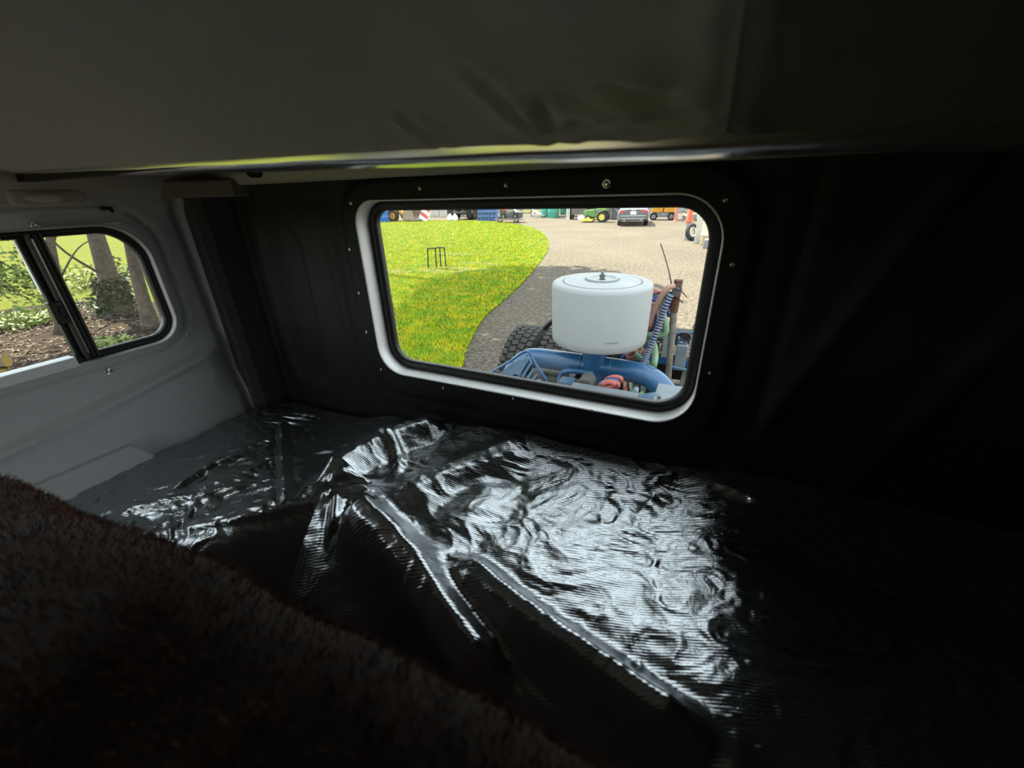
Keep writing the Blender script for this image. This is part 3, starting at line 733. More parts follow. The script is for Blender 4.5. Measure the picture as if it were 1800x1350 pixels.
# =================================================================== THE TRUCK BEHIND THE CAB
TC = -.41
truck = thing('truck_chassis', 'dark truck chassis with dual tyres behind the cab', 'truck', (TC, 3, 0))
for s_ in (-1, 1):
    m = MB(); x = TC+s_*.42
    m.box((x, 2.55, .86), (.02, 3.2, .26)); m.box((x-s_*.035, 2.55, .985), (.08, 3.2, .015)); m.box((x-s_*.035, 2.55, .735), (.08, 3.2, .015)); m.build('frame_rail', frame_dark, truck)
for y in (1.3, 2.0, 2.75, 3.35, 4.05):
    m = MB(); m.box((TC, y, .86), (.84, .09, .2)); m.build('cross_member', frame_dark, truck, bevel=.01)
def wheel(parent, c, r=.51, wdt=.27, axis=Vector((1, 0, 0)), detail=True, rim=None, tm=None, name='wheel'):
    """a tyre with tread blocks and a rim, axle along axis"""
    rot = Vector((0, 0, 1)).rotation_difference(axis).to_matrix(); h = wdt/2; tm = tm or tyre_m
    if not detail: r = r/.963                                        # no tread blocks: the casing itself reaches the ground
    m = MB(); m.lathe([(r*.56, -h*.8), (r*.66, -h), (r*.88, -h*1.02), (r*.955, -h*.9), (r*.965, -h*.5), (r*.965, h*.5), (r*.955, h*.9), (r*.88, h*1.02), (r*.66, h), (r*.56, h*.8)], 40, c, rot, False, False)
    if detail:
        nb = 44
        for k in range(nb):
            for (o, ph, ww) in ((-.78, 0, .40), (-.27, .5, .44), (.27, 0, .44), (.78, .5, .40)):
                q = 2*PI*(k+ph)/nb; R1 = Matrix.Rotation(q, 3, 'Z'); 
                B = rot @ R1 @ rotm('X', 14 if o < 0 else -14)
                m.box(Vector(c) + rot @ (R1 @ Vector((r*.975, 0, o*h*.98))), (r*.055, 2*PI*r/nb*.74, ww*h), B)
    t = m.build(name if parent.get('category') else 'tyre', tm, parent, smooth='auto')
    m = MB(); m.lathe([(r*.58, -h*.82), (r*.56, -h*.55), (r*.5, -h*.35), (r*.3, -h*.3), (r*.22, -h*.45), (r*.12, -h*.5), (.01, -h*.5)], 28, c, rot, False, True)
    m.lathe([(r*.58, h*.82), (r*.56, h*.55), (r*.5, h*.35), (r*.3, h*.3), (r*.22, h*.45), (r*.12, h*.5), (.01, h*.5)], 28, c, rot, False, True)
    m.build('rim', rim or pale_steel, t, smooth='auto'); return t
for (x, d) in ((-1.46, True), (-1.13, True), (.32, True), (.65, True)): wheel(truck, (x, 3.42, .51), detail=d)
m = MB(); m.tube([(-1.4, 3.42, .51), (.6, 3.42, .51)], .07, 12); m.build('axle', frame_dark, truck)
m = MB(); m.tube([atY(956, 577, 3.1), atY(968, 566, 3.1), atY(985, 556, 3.1)], .025, 8); m.build('mudflap_bracket', black_p, truck)

# white canister on its blue neck
CX, CY, CZ0, CZ1, CRD = -.573, 2.45, 1.335, 1.70, .298
can = thing('filter_canister', 'large round white canister standing on the blue pipe', 'canister', (CX, CY, CZ0))
m = MB(); m.lathe([(CRD*.93, CZ0), (CRD*.965, CZ0+.012), (CRD*.975, CZ0+.05), (CRD*.995, CZ1-.028), (CRD*.988, CZ1-.016), (CRD*.965, CZ1-.006), (CRD*.93, CZ1-.001), (CRD*.79, CZ1), (CRD*.78, CZ1-.004), (CRD*.765, CZ1-.004), (CRD*.755, CZ1+.002), (CRD*.5, CZ1+.006), (CRD*.33, CZ1+.008)], 72, (CX, CY, 0)); m.build('body', white_poly, can, smooth='auto')
m = MB(); m.lathe([(CRD*.31, CZ1+.004), (CRD*.31, CZ1+.016), (CRD*.285, CZ1+.018), (CRD*.26, CZ1+.010), (.02, CZ1+.008)], 40, (CX, CY, 0)); dish = m.build('lid_boss', white_poly, can, smooth='auto')
m = MB(); m.torus((CX, CY, CZ1-.001), CRD*.772, .003, None, 64, 6); m.build('lid_seam', grey_line, can, smooth=True)
m = MB(); m.torus((CX, CY, CZ1+.009), CRD*.335, .0035, None, 48, 6); m.build('boss_seam', grey_line, can, smooth=True)
m = MB(); m.lathe([(.014, CZ1+.008), (.014, CZ1+.022), (.008, CZ1+.024), (.008, CZ1+.05), (.004, CZ1+.053)], 12, (CX, CY, 0)); m.box((CX, CY, CZ1+.03), (.034, .008, .014)); m.build('bolt', mat('zinc_bolt', (.55, .55, .53), .4, metal=.7), can, smooth='auto')
m = MB()   # embossed mark on the lid and faint moulded figures on the side
for k in range(3): m.torus((CX+.105-.028*k*.4, CY-.135+.01*k, CZ1+.001), .014-.003*k, .0018, None, 18, 5)
m.build('emboss', grey_line, can, smooth=True)
m = MB()
for k in range(6):
    a = R(-68+k*2.6); m.box((CX+math.cos(a)*CRD*.979, CY+math.sin(a)*CRD*.979, CZ0+.075), (.006, .004, .009), Matrix.Rotation(a+PI/2, 3, 'Z'))
m.build('moulded_mark', grey_line, can)

# blue pipe with elbows and tee
pipe = thing('blue_intake_pipe', 'fat glossy blue pipe with elbows running under the white canister', 'pipe', (CX, 2.4, .9))
PZ = 1.165; PR = .067
path = catmull([Vector((-1.16, 2.30, .78)), Vector((-1.15, 2.31, .95)), Vector((-1.12, 2.34, 1.07)), Vector((-1.05, 2.38, 1.145)), Vector((-.95, 2.41, PZ)), Vector((-.6, 2.41, PZ)), Vector((-.32, 2.40, PZ)), Vector((-.2, 2.37, 1.145)), Vector((-.115, 2.33, 1.085)), Vector((-.082, 2.305, 1.035)), Vector((-.075, 2.30, .99))], 8)
m = MB(); m.tube(path, PR, 24); m.build('main_pipe', blue_paint, pipe, smooth=True)
m = MB(); m.lathe([(.085, 1.36), (.08, 1.3), (.074, 1.26), (.074, .92), (.09, .91), (.09, .88)], 28, (CX-.005, 2.40, 0)); m.build('neck', blue_paint, pipe, smooth='auto')
m = MB(); m.torus((-.47, 2.41, PZ), PR+.001, .004, rotm('Y', 90), 32, 6); m.build('weld_seam', blue_paint, pipe, smooth=True)
m = MB(); m.torus((-.66, 2.41, PZ), PR+.001, .004, rotm('Y', 90), 32, 6); m.build('weld_seam', blue_paint, pipe, smooth=True)
p = atY(1031, 655, 2.32); m = MB(); m.box(p, (.02, .012, .034)); m.build('tag_plate', mat('paper_tag', (.5, .48, .42), .8), pipe)
m = MB(); a, b, c, d = atY(982, 690, 2.25), atY(985, 662, 2.28), atY(1000, 652, 2.28), atY(1042, 656, 2.3); m.tube(catmull([a, b, c, d], 6), .018, 12); m.build('side_pipe', blue_paint, pipe, smooth=True)

# louvred guard at the left
gd = thing('louvred_guard', 'pale blue louvred engine guard framed by a bent blue bar', 'guard', atY(905, 660, 2.15))
YG = 2.15
fr = [atY(858, 660, YG), atY(895, 636, YG), atY(918, 620, YG), atY(927, 618, YG), atY(933, 624, YG), atY(945, 645, YG), atY(962, 672, YG), Vector((-.80, YG, .988))]
fr = [Vector((-.84, YG, .95)), Vector((-1.05, YG, .95)), Vector((fr[0].x-.03, YG, 1.0))] + fr
m = MB(); m.tube(catmull(fr, 6), .008, 10); m.build('bar', blue_paint, gd, smooth=True)
def plate(q, th, name, mt, parent, dv=(0, 1, 0)):
    a = [Vector(p) for p in q]; b = [p+Vector(dv)*th for p in a]; n = len(a)
    m = MB(); m.add(a+b, [tuple(range(n)), tuple(range(2*n-1, n-1, -1))]+[(i, (i+1) % n, (i+1) % n+n, i+n) for i in range(n)]); return m.build(name, mt, parent, bevel=.002)
plate([atY(872, 662, YG+.03), atY(908, 630, YG+.10), atY(926, 622, YG+.10), atY(934, 640, YG+.08), atY(905, 672, YG+.02)], .02, 'panel', blue_paint, gd)
for k in range(3):
    o = k*13
    plate([atY(876+o, 660-o*.10, YG+.015), atY(902+o*.8, 635-o*.25, YG+.06), atY(911+o*.8, 636-o*.25, YG+.06), atY(888+o, 662-o*.1, YG+.015)], .012, 'louvre', light_blue, gd)
for k in range(4):
    plate([atY(915+9*k, 662+2*k, YG-.02), atY(930+6*k, 640+9*k, YG), atY(933+6*k, 641+9*k, YG), atY(921+9*k, 664+2*k, YG-.02)], .012, 'slat', light_blue, gd)
# dusty pump boxes
bx = thing('pump_box', 'dusty steel box with a worn blue lid below the pipe', 'box', atY(1005, 690, 2.0))
c = atY(1000, 672, 2.10); m = MB(); m.box(c-Vector((0, 0, .05)), (.125, .11, .12)); m.build('body', dust_steel, bx, bevel=.008)
m = MB(); m.box(c+Vector((-.005, -.005, .012)), (.085, .085, .01)); m.build('lid', light_blue, bx, bevel=.004)
bx = thing('bearing_housing', 'grey cast housing beside the dusty steel box', 'housing', atY(1030, 690, 2.05))
c = atY(1031, 671, 2.1); m = MB(); m.prism([(c.x-.038, c.z-.135), (c.x-.038, c.z+.02), (c.x-.02, c.z+.035), (c.x+.026, c.z+.035), (c.x+.045, c.z), (c.x+.045, c.z-.135)], 'y', c.y-.05, c.y+.06); m.build('body', dust_steel, bx, bevel=.006)
m = MB(); m.lathe([(.02, -.03), (.02, .065)], 14, c+Vector((.004, 0, -.02)), rotm('X', 90)); m.build('shaft', frame_dark, bx, smooth='auto')
c = atY(965, 655, 2.45); m = MB(); m.box((c.x, c.y, (c.z+.005+.99)/2), (.24, .2, c.z+.005-.99)); m.box(c+Vector((.03, 0, .012)), (.12, .1, .02)); tag(m.build('battery_box', dust_steel, bevel=.01), 'dull dusty battery box tucked behind the blue guard', 'box')
# blue-white housings at the lower right
hs = thing('blower_housing', 'pale blue blower housing at the end of the blue pipe', 'housing', atY(1175, 715, 1.9))
c = atY(1183, 700, 1.95); m = MB(); m.box(c-Vector((-.01, 0, .05)), (.17, .2, .12)); m.build('body', light_blue, hs, bevel=.008)
m = MB(); m.box(c+Vector((.01, 0, .015)), (.19, .22, .012)); m.build('flange', pale_steel, hs, bevel=.003)
for sx in (-.06, .07):
    m = MB(); m.lathe([(.009, 0), (.009, .012)], 6, c+Vector((sx, -.07, .02))); m.build('bolt', dust_steel, hs)
c = atY(1146, 700, 1.92); m = MB(); m.lathe([(.055, -.05), (.055, .03), (.045, .045), (.02, .05)], 24, c-Vector((0, 0, .03)), rotm('Y', 70)); m.build('end_cap', light_blue, hs, smooth='auto')
c = atY(1060, 690, 1.98); m = MB(); m.box(c, (.36, .1, .02)); m.box(c-Vector((0, .05, .03)), (.36, .01, .07)); m.build('base_rail', pale_steel, hs, bevel=.003)
m = MB(); a = atY(1075, 668, 2.2)                                        # bracket tying the base to the chassis
m.box((c.x-.125, 2.07, (.957+1.068)/2), (.31, .28, .111)); qq = atY(1073, 674, 2.12); m.box((qq.x-.015, 2.13, 1.10), (.07, .07, .10)); m.build('base_block', frame_dark, hs); m = MB(); q = atY(1183, 700, 1.95); zb = q.z-.10; m.box((q.x, 1.98, (.99+zb)/2), (.16, .18, abs(zb-.99)+.01)); m.build('base_block', frame_dark, hs)

# post with clamp, whip and hoses
YP = 2.72
post = thing('hose_post', 'weathered pole with a rusty sleeve on top holding the hoses', 'post', atY(1176, 680, YP))
pt, pm, pb = atY(1193, 492, YP), atY(1184, 548, YP), Vector((atY(1176, 660, YP).x, YP, .957))
m = MB(); m.tube([pm+Vector((0, 0, .02)), pb], .021, 14); m.build('pole', galv, post, smooth='auto')
m = MB(); m.tube([pt, pm], .026, 14); m.build('sleeve', rust, post, smooth='auto')
m = MB(); cc = atY(1189, 512, YP-.03); m.box(cc, (.05, .05, .05), rotm('Y', 25)); m.box(cc+Vector((-.04, -.01, -.03)), (.03, .03, .05), rotm('Y', 35)); m.torus(cc+Vector((.012, -.03, .03)), .014, .005, rotm('X', 90), 16, 6); m.build('clamp', dust_steel, post, bevel=.006)
for (a, b) in (((1196, 510), (1207, 522)), ((1188, 521), (1201, 533)), ((1181, 502), (1190, 505))):
    m = MB(); m.tube([atY(*a, YP-.03), atY(*b, YP-.05)], .004, 6); m.build('clamp_bolt', rust, post)
wh = MB(); wh.tube(catmull([atY(1161, 428, YP), atY(1169, 452, YP), atY(1176, 478, YP), atY(1182, 509, YP-.01)], 6), [.004]*13+[.005]*6, 6)
tag(wh.build('whip_antenna', mat('whip_steel', (.25, .2, .17), .5), smooth=True), 'thin curved whip rising beside the rusty post', 'antenna')
def hose(name, label, pts, r, mt, Y=YP, cat='hose', group=None):
    m = MB(); m.tube(catmull([Vector(p) if abs(p[0]) < 5 else atY(p[0], p[1], Y if len(p) < 3 else p[2]) for p in pts], 8), r, 10); return tag(m.build(name, mt, smooth=True), label, cat, group)
hose('air_hose', 'pink hose arching from the rusty post down behind the canister', [(1186, 503, 2.67), (1173, 507, 2.65), (1160, 525, 2.65), (1148, 550, 2.66), (1140, 573, 2.67)], .017, hose_pink)
hose('air_hose', 'pale green hose looping down between the post and the canister', [(1179, 513, 2.705), (1169, 527, 2.70), (1165, 546, 2.69), (1170, 570, 2.685), (1169, 585, 2.69), (1155, 589, 2.695), (1138, 589, 2.69)], .021, hose_green)
hose('air_hose', 'pale green hose end bending down onto the blue pipe', [(1120, 602, 2.75), (1140, 596, 2.72), (1150, 608, 2.68), (1152, 625, 2.62), (1150, 640, 2.58), (1147, 655, 2.62), (-.20, 2.73, .962)], .02, hose_green)
hose('air_hose', 'short green hose stub under the right elbow of the pipe', [(1117, 622, 2.645), (1128, 631, 2.63), (1138, 641, 2.62), (-.31, 2.73, .962)], .018, hose_green)
hose('air_hose', 'green hose loop hanging below the blue pipe', [(-.365, 2.74, .957), (1108, 667, 2.57), (1109, 680, 2.42), (1112, 691, 2.3), (1120, 697, 2.26), (1128, 692, 2.3), (1130, 683, 2.42), (1129, 668, 2.57)], .016, hose_green)
hose('air_hose', 'straight red hose below the blue pipe', [(-.41, 2.74, .957), (1099, 662, 2.57), (1099, 678, 2.42), (1099, 690, 2.24), (1098, 720, 2.1)], .014, hose_red)
hose('air_hose', 'coiled blue hose hanging behind the rusty sleeve', [(1187, 522, 2.75), (1176, 530, 2.8), (1183, 540, 2.8), (1182, 552, 2.8), (1175, 553, 2.8), (1172, 544, 2.8), (1178, 536, 2.82)], .015, hose_blue)
def corr(name, label, pts, r, group=None):
    P = catmull([Vector(p) if abs(p[0]) < 5 else atY(*p) for p in pts], 40); dn = []
    L = 0; rr = []
    for i, p in enumerate(P):
        if i: L += (p-P[i-1]).length
        rr.append(r*(1+.22*math.sin(L*2*PI/.022)))
    m = MB(); m.tube(P, [r*.78]*len(P), 10); o = tag(m.build(name, hose_blue, smooth=True), label, 'hose', group)
    L = 0; nx = 0
    for i in range(1, len(P)):
        L += (P[i]-P[i-1]).length
        if L >= nx:
            nx += .019; t = (P[i]-P[i-1]).normalized(); q = MB(); q.torus(P[i], r*.92, r*.28, Vector((0, 0, 1)).rotation_difference(t).to_matrix(), 12, 5); q.build('rib', corr_m, o, smooth=True)
    return o
corr('corrugated_hose', 'blue and white ribbed hose slanting from the post to the blue pipe', [(1179, 519, 2.647), (1170, 538, 2.643), (1160, 566, 2.643), (1148, 598, 2.62), (1138, 622, 2.58), (1130, 642, 2.5)], .018)
corr('corrugated_hose', 'short ribbed hose showing below the blue pipe', [(-.255, 2.74, .957), (1120, 669, 2.57), (1119, 682, 2.38), (1117, 688, 2.17), (1115, 698, 2.09), (1110, 718, 2.0)], .014)
def coil(name, label, cxy, Y, n, r0, r1, rt, mats, tilt=0):
    o = thing(name, label, 'hose', atY(*cxy, Y))
    for k in range(n):
        m = MB(); c = atY(*cxy, Y)+Vector((.012*math.sin(k*2.1), .018*(k-n/2), .010*math.cos(k*1.7)))
        rr = r0+(r1-r0)*((k*37 % n)/n)
        pts_ = [c + Vector((math.cos(q)*rr*.55, 0, math.sin(q)*rr*1.2)) for q in [2*PI*i/28 for i in range(28)]]
        m.tube([Matrix.Rotation(R(tilt), 3, 'Y') @ (p-c) + c for p in pts_], rt, 8, closed=True); m.build('loop', mats[k % len(mats)], o, smooth=True)
    return o
hc = coil('hose_coil', 'coil of red and blue hose hanging behind the canister', (1139, 562), 2.82, 9, .06, .17, .015, [hose_red, hose_blue, hose_red, hose_pink, hose_blue], 10)
q = atY(1139, 562, 2.82); m = MB(); m.tube(catmull([q+Vector((0, -.06, .17)), q+Vector((.05, -.01, .19)), atY(1176, 508, 2.77), atY(1189, 506, YP+.02)], 5), .005, 6); m.tube([q+Vector((0, -.07, .17)), q+Vector((0, .07, .17))], .005, 6); m.build('strap', cable_m, hc, smooth=True)
coil('hose_coil', 'small bundle of red hose lying under the blue pipe', (1073, 674), 2.12, 5, .025, .045, .014, [hose_red, hose_red, hose_pink, hose_blue], 70)
hp = coil('hose_coil', 'pink hose ends bunched behind the canister foot', (1112, 622), 2.75, 4, .03, .06, .013, [hose_pink, hose_red, hose_blue], 50)

q = atY(1112, 622, 2.75); m = MB(); m.tube(catmull([q+Vector((.02, .02, .03)), q+Vector((-.02, 0, -.05)), Vector((q.x-.045, 2.76, .955))], 6), .013, 8); m.build('tail', hose_pink, hp, smooth=True)
# deck gear at the right, on the chassis rail
dk = thing('deck_rack', 'blue deck rack with a plank top beside the rear tyres', 'rack', (TC+.45, 3.1, .95))
c1 = atY(1165, 632, 3.0)
for y in (3.05, 3.235):
    m = MB(); m.box((c1.x, y, (c1.z+.01+.99)/2), (.62, .04, c1.z+.01-.99)); m.build('side_rail', blue_paint, dk, bevel=.006)
for k in range(3):
    m = MB(); m.box((c1.x, 3.065+.08*k, c1.z+.02), (.6, .07, .03)); m.build('plank', wood, dk, bevel=.004)
m = MB(); m.box((c1.x, 3.14, .998), (.08, .2, .02)); m.build('foot', frame_dark, dk)
vb = thing('valve_block', 'cluster of small valves and fittings on the plank', 'valves', (c1.x-.1, 3.14, c1.z+.035))
for k in range(10):
    m = MB(); q = Vector((c1.x-.24+.045*(k % 6)+random.uniform(-.01, .01), 3.09+.07*(k//6)+random.uniform(-.02, .02), c1.z+.035)); hh = random.uniform(.03, .10)
    m.lathe([(.018, 0), (.018, hh*.5), (.010, hh*.55), (.010, hh*.8), (.016, hh*.85), (.016, hh)], 10, q); m.build('valve', random.choice([frame_dark, pale_steel, dust_steel, light_blue]), vb, smooth='auto')
c = atY(1174, 597, 3.012); plate([c+Vector((-.03, 0, .10)), c+Vector((.05, 0, .10)), c+Vector((.05, 0, -.14)), c+Vector((-.03, 0, -.14))], .02, 'steel_sheet', mat('white_sheet', (.72, .78, .82), .5), None)
tag(bpy.data.objects['steel_sheet'], 'upright white metal sheet on the deck behind the pole', 'sheet')
ctl = thing('control_box', 'pale upright control box with a cable loop beside the pole', 'box', (atY(1196, 640, 3.0).x, 3.0, .9))
c = atY(1197, 624, 2.985); m = MB(); m.box((c.x, c.y, (c.z+.08+.988)/2), (.075, .06, c.z+.08-.988)); m.build('body', pale_steel, ctl, bevel=.006)
m = MB(); m.torus(atY(1205, 593, 3.0), .032, .006, rotm('X', 90), 28, 8); m.build('cable_loop', cable_m, ctl, smooth=True)
m = MB(); m.tube(catmull([atY(1190, 608, 3.0), atY(1189, 596, 3.0), atY(1195, 587, 3.0), atY(1204, 585, 3.0)], 6), .006, 8); m.build('cable', cable_m, ctl, smooth=True)
m = MB(); q = atY(1200, 604, 3.0); m.box(q, (.06, .03, .02)); m.box(q+Vector((-.03, 0, .02)), (.02, .03, .05)); m.build('bracket', light_blue, ctl, bevel=.003)
m = MB(); q = atY(1195, 640, 2.98); m.lathe([(.016, 0), (.016, .03), (.008, .04), (.008, .06)], 10, q); m.build('fitting', frame_dark, ctl, smooth='auto')
for (P, r) in (([atY(1181, 645, 2.6), atY(1215, 652, 2.6), atY(1240, 656, 2.6)], .008), ([atY(1185, 585, 3.3), atY(1225, 585, 3.3), atY(1260, 586, 3.3)], .012)):
    dr = MB(); dr.tube(P, r, 8); o = dr.build('deck_rail', light_blue, truck, smooth='auto')
    dr = MB(); dr.tube([P[1], Vector((P[1].x, P[1].y+.02, .9)), Vector((TC+.42, P[1].y+.05, .9))], r, 8); dr.build('rail_stay', light_blue, o, smooth='auto')

# =================================================================== METAL RACK ON THE LAWN
wk = thing('iron_rack', 'black iron rack of four uprights standing on the lawn', 'rack', G(768, 473))
iron = mat('black_iron', (.025, .02, .015), .6)
tops = [(751.5, 437), (765, 436), (773, 435), (781, 435.5)]; feet = [(753, 473.5), (767.5, 472), (775, 470.5), (784, 469.5)]
tp = []
for a, b in zip(tops, feet):
    g0 = G(*b); n = Vector((g0.x, g0.y, 0)).normalized(); D = n.dot(g0); d = ray(*a); t = CAM+d*(D/n.dot(d)); tp.append(t)
    m = MB(); m.tube([g0-Vector((0, 0, .05)), g0.lerp(t, .5), t], .02, 8); m.lathe([(.01, -.04), (.035, 0), (.01, .04)], 8, g0.lerp(t, .62)); m.build('upright', iron, wk, smooth='auto')
m = MB(); m.tube(tp, .022, 8); m.build('top_bar', iron, wk, smooth='auto')

# =================================================================== THE FAR YARD
ALB = .35
car_m = mat('car_grey', (.30, .33, .37), .25, metal=.2, coat=.6); dglass = mat('car_glass', (.5, .6, .68), .08, spec=1, metal=.5); redl = mat('tail_light', (1.6, .12, .14), .3)
yellow = mat('machine_yellow', (1.5, .85, .12), .5, c2=(1.2, .6, .1), scale=3); orange = mat('machine_orange', (1.9, .85, .06), .5, c2=(1.5, .65, .05), scale=3); dark = mat('machine_dark', (.16, .17, .17), .7, c2=(.3, .3, .28), scale=4)
teal = mat('teal_plastic', (.12, .85, .68), .5, c2=(.1, .65, .55), scale=3); blue_d = mat('blue_drum', (.06, .3, 1.1), .4); bucket_m = mat('worn_steel', (.55, .38, .28), .7, c2=(.75, .6, .5), scale=4)
white_m = mat('white_paint', (2.2, 2.2, 2.15), .6); redp = mat('red_paint', (1.5, .2, .2), .6); concrete = mat('concrete', (1.35, 1.3, 1.15), .9, c2=(1.1, 1.05, .95), scale=2, bump=.2, bscale=8)
green_m = mat('tractor_green', (.22, .6, .12), .5, c2=(.4, .75, .2), scale=4); lyel = mat('tractor_yellow', (1.7, 1.5, .25), .5); blue_c = mat('crate_blue', (.2, .45, 1.0), .6); greyp = mat('grey_junk', (.65, .68, .68), .7, c2=(.45, .48, .5), scale=3)
cone_m = mat('cone_red', (2.2, .2, .07), .5); postm = mat('post_concrete', (1.35, 1.35, 1.2), .85, c2=(1.1, 1.15, 1.05), scale=3); tanm = mat('tan_plastic', (1.4, 1.15, .7), .6)
plate_m = mat('number_plate', (2.3, 2.3, 2.4), .5); chr_ = mat('bumper_chrome', (1.6, 1.65, 1.7), .25, metal=.5)

# --- car seen from behind
gL, gR = G(1084, 398), G(1139, 398); cx = (gL.x+gR.x)/2; cy = (gL.y+gR.y)/2
car = thing('car', 'grey sedan parked in the gravel yard with its tail towards the cab', 'car', (cx, cy, 0))
W = .93
def sect(y, zs):    # half-width profile -> ring
    return [Vector((cx+sx*w_, cy+y, z)) for sx, prof in ((1, zs), (-1, zs[::-1])) for (w_, z) in prof]
secs = [(0.0, [(.55, .40), (.80, .42), (.86, .62), (.84, .80), (.74, .93), (.3, .96)]), (.12, [(.6, .26), (.90, .34), (.925, .62), (.90, .84), (.78, .97), (.3, 1.0)]), (.6, [(.6, .2), (.92, .28), (.935, .62), (.91, .86), (.80, 1.0), (.3, 1.03)]),
        (2.4, [(.6, .2), (.93, .28), (.935, .62), (.91, .84), (.84, .96), (.3, .98)]), (3.6, [(.6, .2), (.92, .28), (.93, .6), (.89, .8), (.76, .92), (.3, .96)]), (4.45, [(.6, .22), (.86, .3), (.88, .55), (.82, .68), (.66, .76), (.3, .78)]), (4.65, [(.5, .3), (.7, .35), (.72, .5), (.66, .6), (.5, .64), (.3, .65)])]
m = MB(); loops = [sect(y, z) for y, z in secs]; n = len(loops[0]); vs = [p for l in loops for p in l]
fs = [(i*n+k, i*n+(k+1) % n, (i+1)*n+(k+1) % n, (i+1)*n+k) for i in range(len(loops)-1) for k in range(n)] + [tuple(range(n)), tuple((len(loops)-1)*n+k for k in range(n))]
m.add(vs, fs); m.build('body', car_m, car, smooth='auto')
m = MB(); cs = [(.55, [(.78, .98), (.62, 1.0)]), (1.15, [(.80, .98), (.62, 1.36)]), (1.9, [(.82, .97), (.62, 1.43)]), (2.6, [(.82, .96), (.61, 1.40)]), (3.45, [(.80, .93), (.66, .96)])]
loops = [[Vector((cx-a[0][0], cy+y, a[0][1])), Vector((cx-a[1][0], cy+y, a[1][1])), Vector((cx+a[1][0], cy+y, a[1][1])), Vector((cx+a[0][0], cy+y, a[0][1]))] for y, a in cs]
m.add([p for l in loops for p in l], [(i*4+k, i*4+(k+1) % 4, (i+1)*4+(k+1) % 4, (i+1)*4+k) for i in range(4) for k in range(4)]+[(0, 1, 2, 3), (16, 17, 18, 19)]); cab = m.build('cabin', car_m, car, smooth='auto')
m = MB(); m.add([(cx-.70, cy+.58, 1.02), (cx+.70, cy+.58, 1.02), (cx+.57, cy+1.12, 1.355), (cx-.57, cy+1.12, 1.355)], [(0, 1, 2, 3)]); m.add([(cx-.70, cy+.60, 1.0), (cx+.70, cy+.60, 1.0), (cx+.57, cy+1.14, 1.335), (cx-.57, cy+1.14, 1.335)], [(0, 1, 2, 3)]); m.build('rear_window', dglass, car)
for s_ in (-1, 1):
    m = MB(); m.prism([(cx+s_*.40, .86), (cx+s_*.82, .90), (cx+s_*.86, .80), (cx+s_*.72, .76), (cx+s_*.5, .82)], 'y', cy-.015, cy+.12); m.build('tail_light', redl, car, bevel=.01)
    m = MB(); m.box((cx+s_*.96, cy+3.1, 1.0), (.16, .1, .12)); m.build('mirror', car_m, car, bevel=.02)
    m = MB(); m.tube([(cx+s_*.5, cy-.02, .34), (cx+s_*.5, cy+.2, .34)], .04, 12); m.build('exhaust_tip', chr_, car, smooth='auto')
    for y in (.95, 3.75): wheel(car, (cx+s_*.80, cy+y, .33), .33, .24, detail=False, tm=tyre_d, rim=greyp)
m = MB(); m.box((cx, cy-.01, .76), (.34, .02, .17)); m.build('number_plate', plate_m, car, bevel=.005)
m = MB(); m.box((cx, cy+.0, .60), (1.5, .06, .035)); m.build('bumper_strip', chr_, car, bevel=.005)
m = MB(); m.box((cx, cy+.02, .44), (1.4, .06, .03)); m.build('bumper_strip', chr_, car, bevel=.005)
m = MB(); m.box((cx, cy+.06, .33), (1.3, .06, .14)); m.build('diffuser', dark, car, bevel=.01)
m = MB()
for k in range(4): m.torus((cx-.09+.06*k, cy-.008, .905), .04, .008, rotm('X', 90), 16, 5)
m.build('ring_badge', chr_, car, smooth=True)

car.rotation_euler.z = math.atan2(-cx, cy)
# --- blue drum and wheel loader
b = G(676, 390.5); m = MB(); m.lathe([(.42, 0), (.45, .03), (.45, .36), (.47, .40), (.45, .44), (.45, .8), (.47, .84), (.45, .88), (.45, 1.2), (.40, 1.24)], 24, b)
tag(m.build('blue_drum', blue_d, smooth='auto'), 'blue plastic drum beside the yellow loader', 'drum')
b = G(693, 389.5); ld = thing('wheel_loader', 'yellow wheel loader with its bucket resting on the ground', 'loader', b)
wheel(ld, (b.x, b.y, .5), .5, .36, Vector((0, -1, 0)), False, yellow, tyre_d); wheel(ld, (b.x, b.y+1.7, .5), .5, .36, Vector((0, -1, 0)), False, yellow, tyre_d)
wheel(ld, (b.x-2.3, b.y, .5), .5, .36, Vector((0, -1, 0)), False, yellow, tyre_d); wheel(ld, (b.x-2.3, b.y+1.7, .5), .5, .36, Vector((0, -1, 0)), False, yellow, tyre_d)
m = MB(); m.prism([(b.x-2.9, .55), (b.x+.5, .55), (b.x+.6, .95), (b.x-.6, 1.3), (b.x-.7, 1.5), (b.x-2.9, 1.5)], 'y', b.y+.4, b.y+1.4); m.build('body', yellow, ld, bevel=.04)
m = MB(); m.prism([(b.x-1.6, 1.5), (b.x-.5, 1.5), (b.x-.6, 2.5), (b.x-1.5, 2.5)], 'y', b.y+.45, b.y+1.35); m.build('cab', dglass, ld, bevel=.05)
for s_ in (.3, 1.5):
    m = MB(); m.prism([(b.x-.6, 1.35), (b.x-.4, 1.5), (b.x+.6, 1.0), (b.x+1.25, .55), (b.x+1.2, .3), (b.x+.95, .32), (b.x+.4, .85)], 'y', b.y+s_-.08, b.y+s_+.08); m.build('lift_arm', yellow, ld, bevel=.02)
    m = MB(); m.tube([(b.x-.2, b.y+s_, .9), (b.x+.9, b.y+s_, .75)], .05, 8); m.build('ram', dark, ld, smooth='auto')
m = MB(); q = b.x+1.15; m.prism([(q, .15), (q+1.0, .05), (q+1.35, .1), (q+.85, .22), (q+.25, .45), (q+.45, .95), (q+1.0, 1.15), (q+.95, 1.2), (q+.35, 1.05), (q-.02, .6)], 'y', b.y-.2, b.y+2.0)
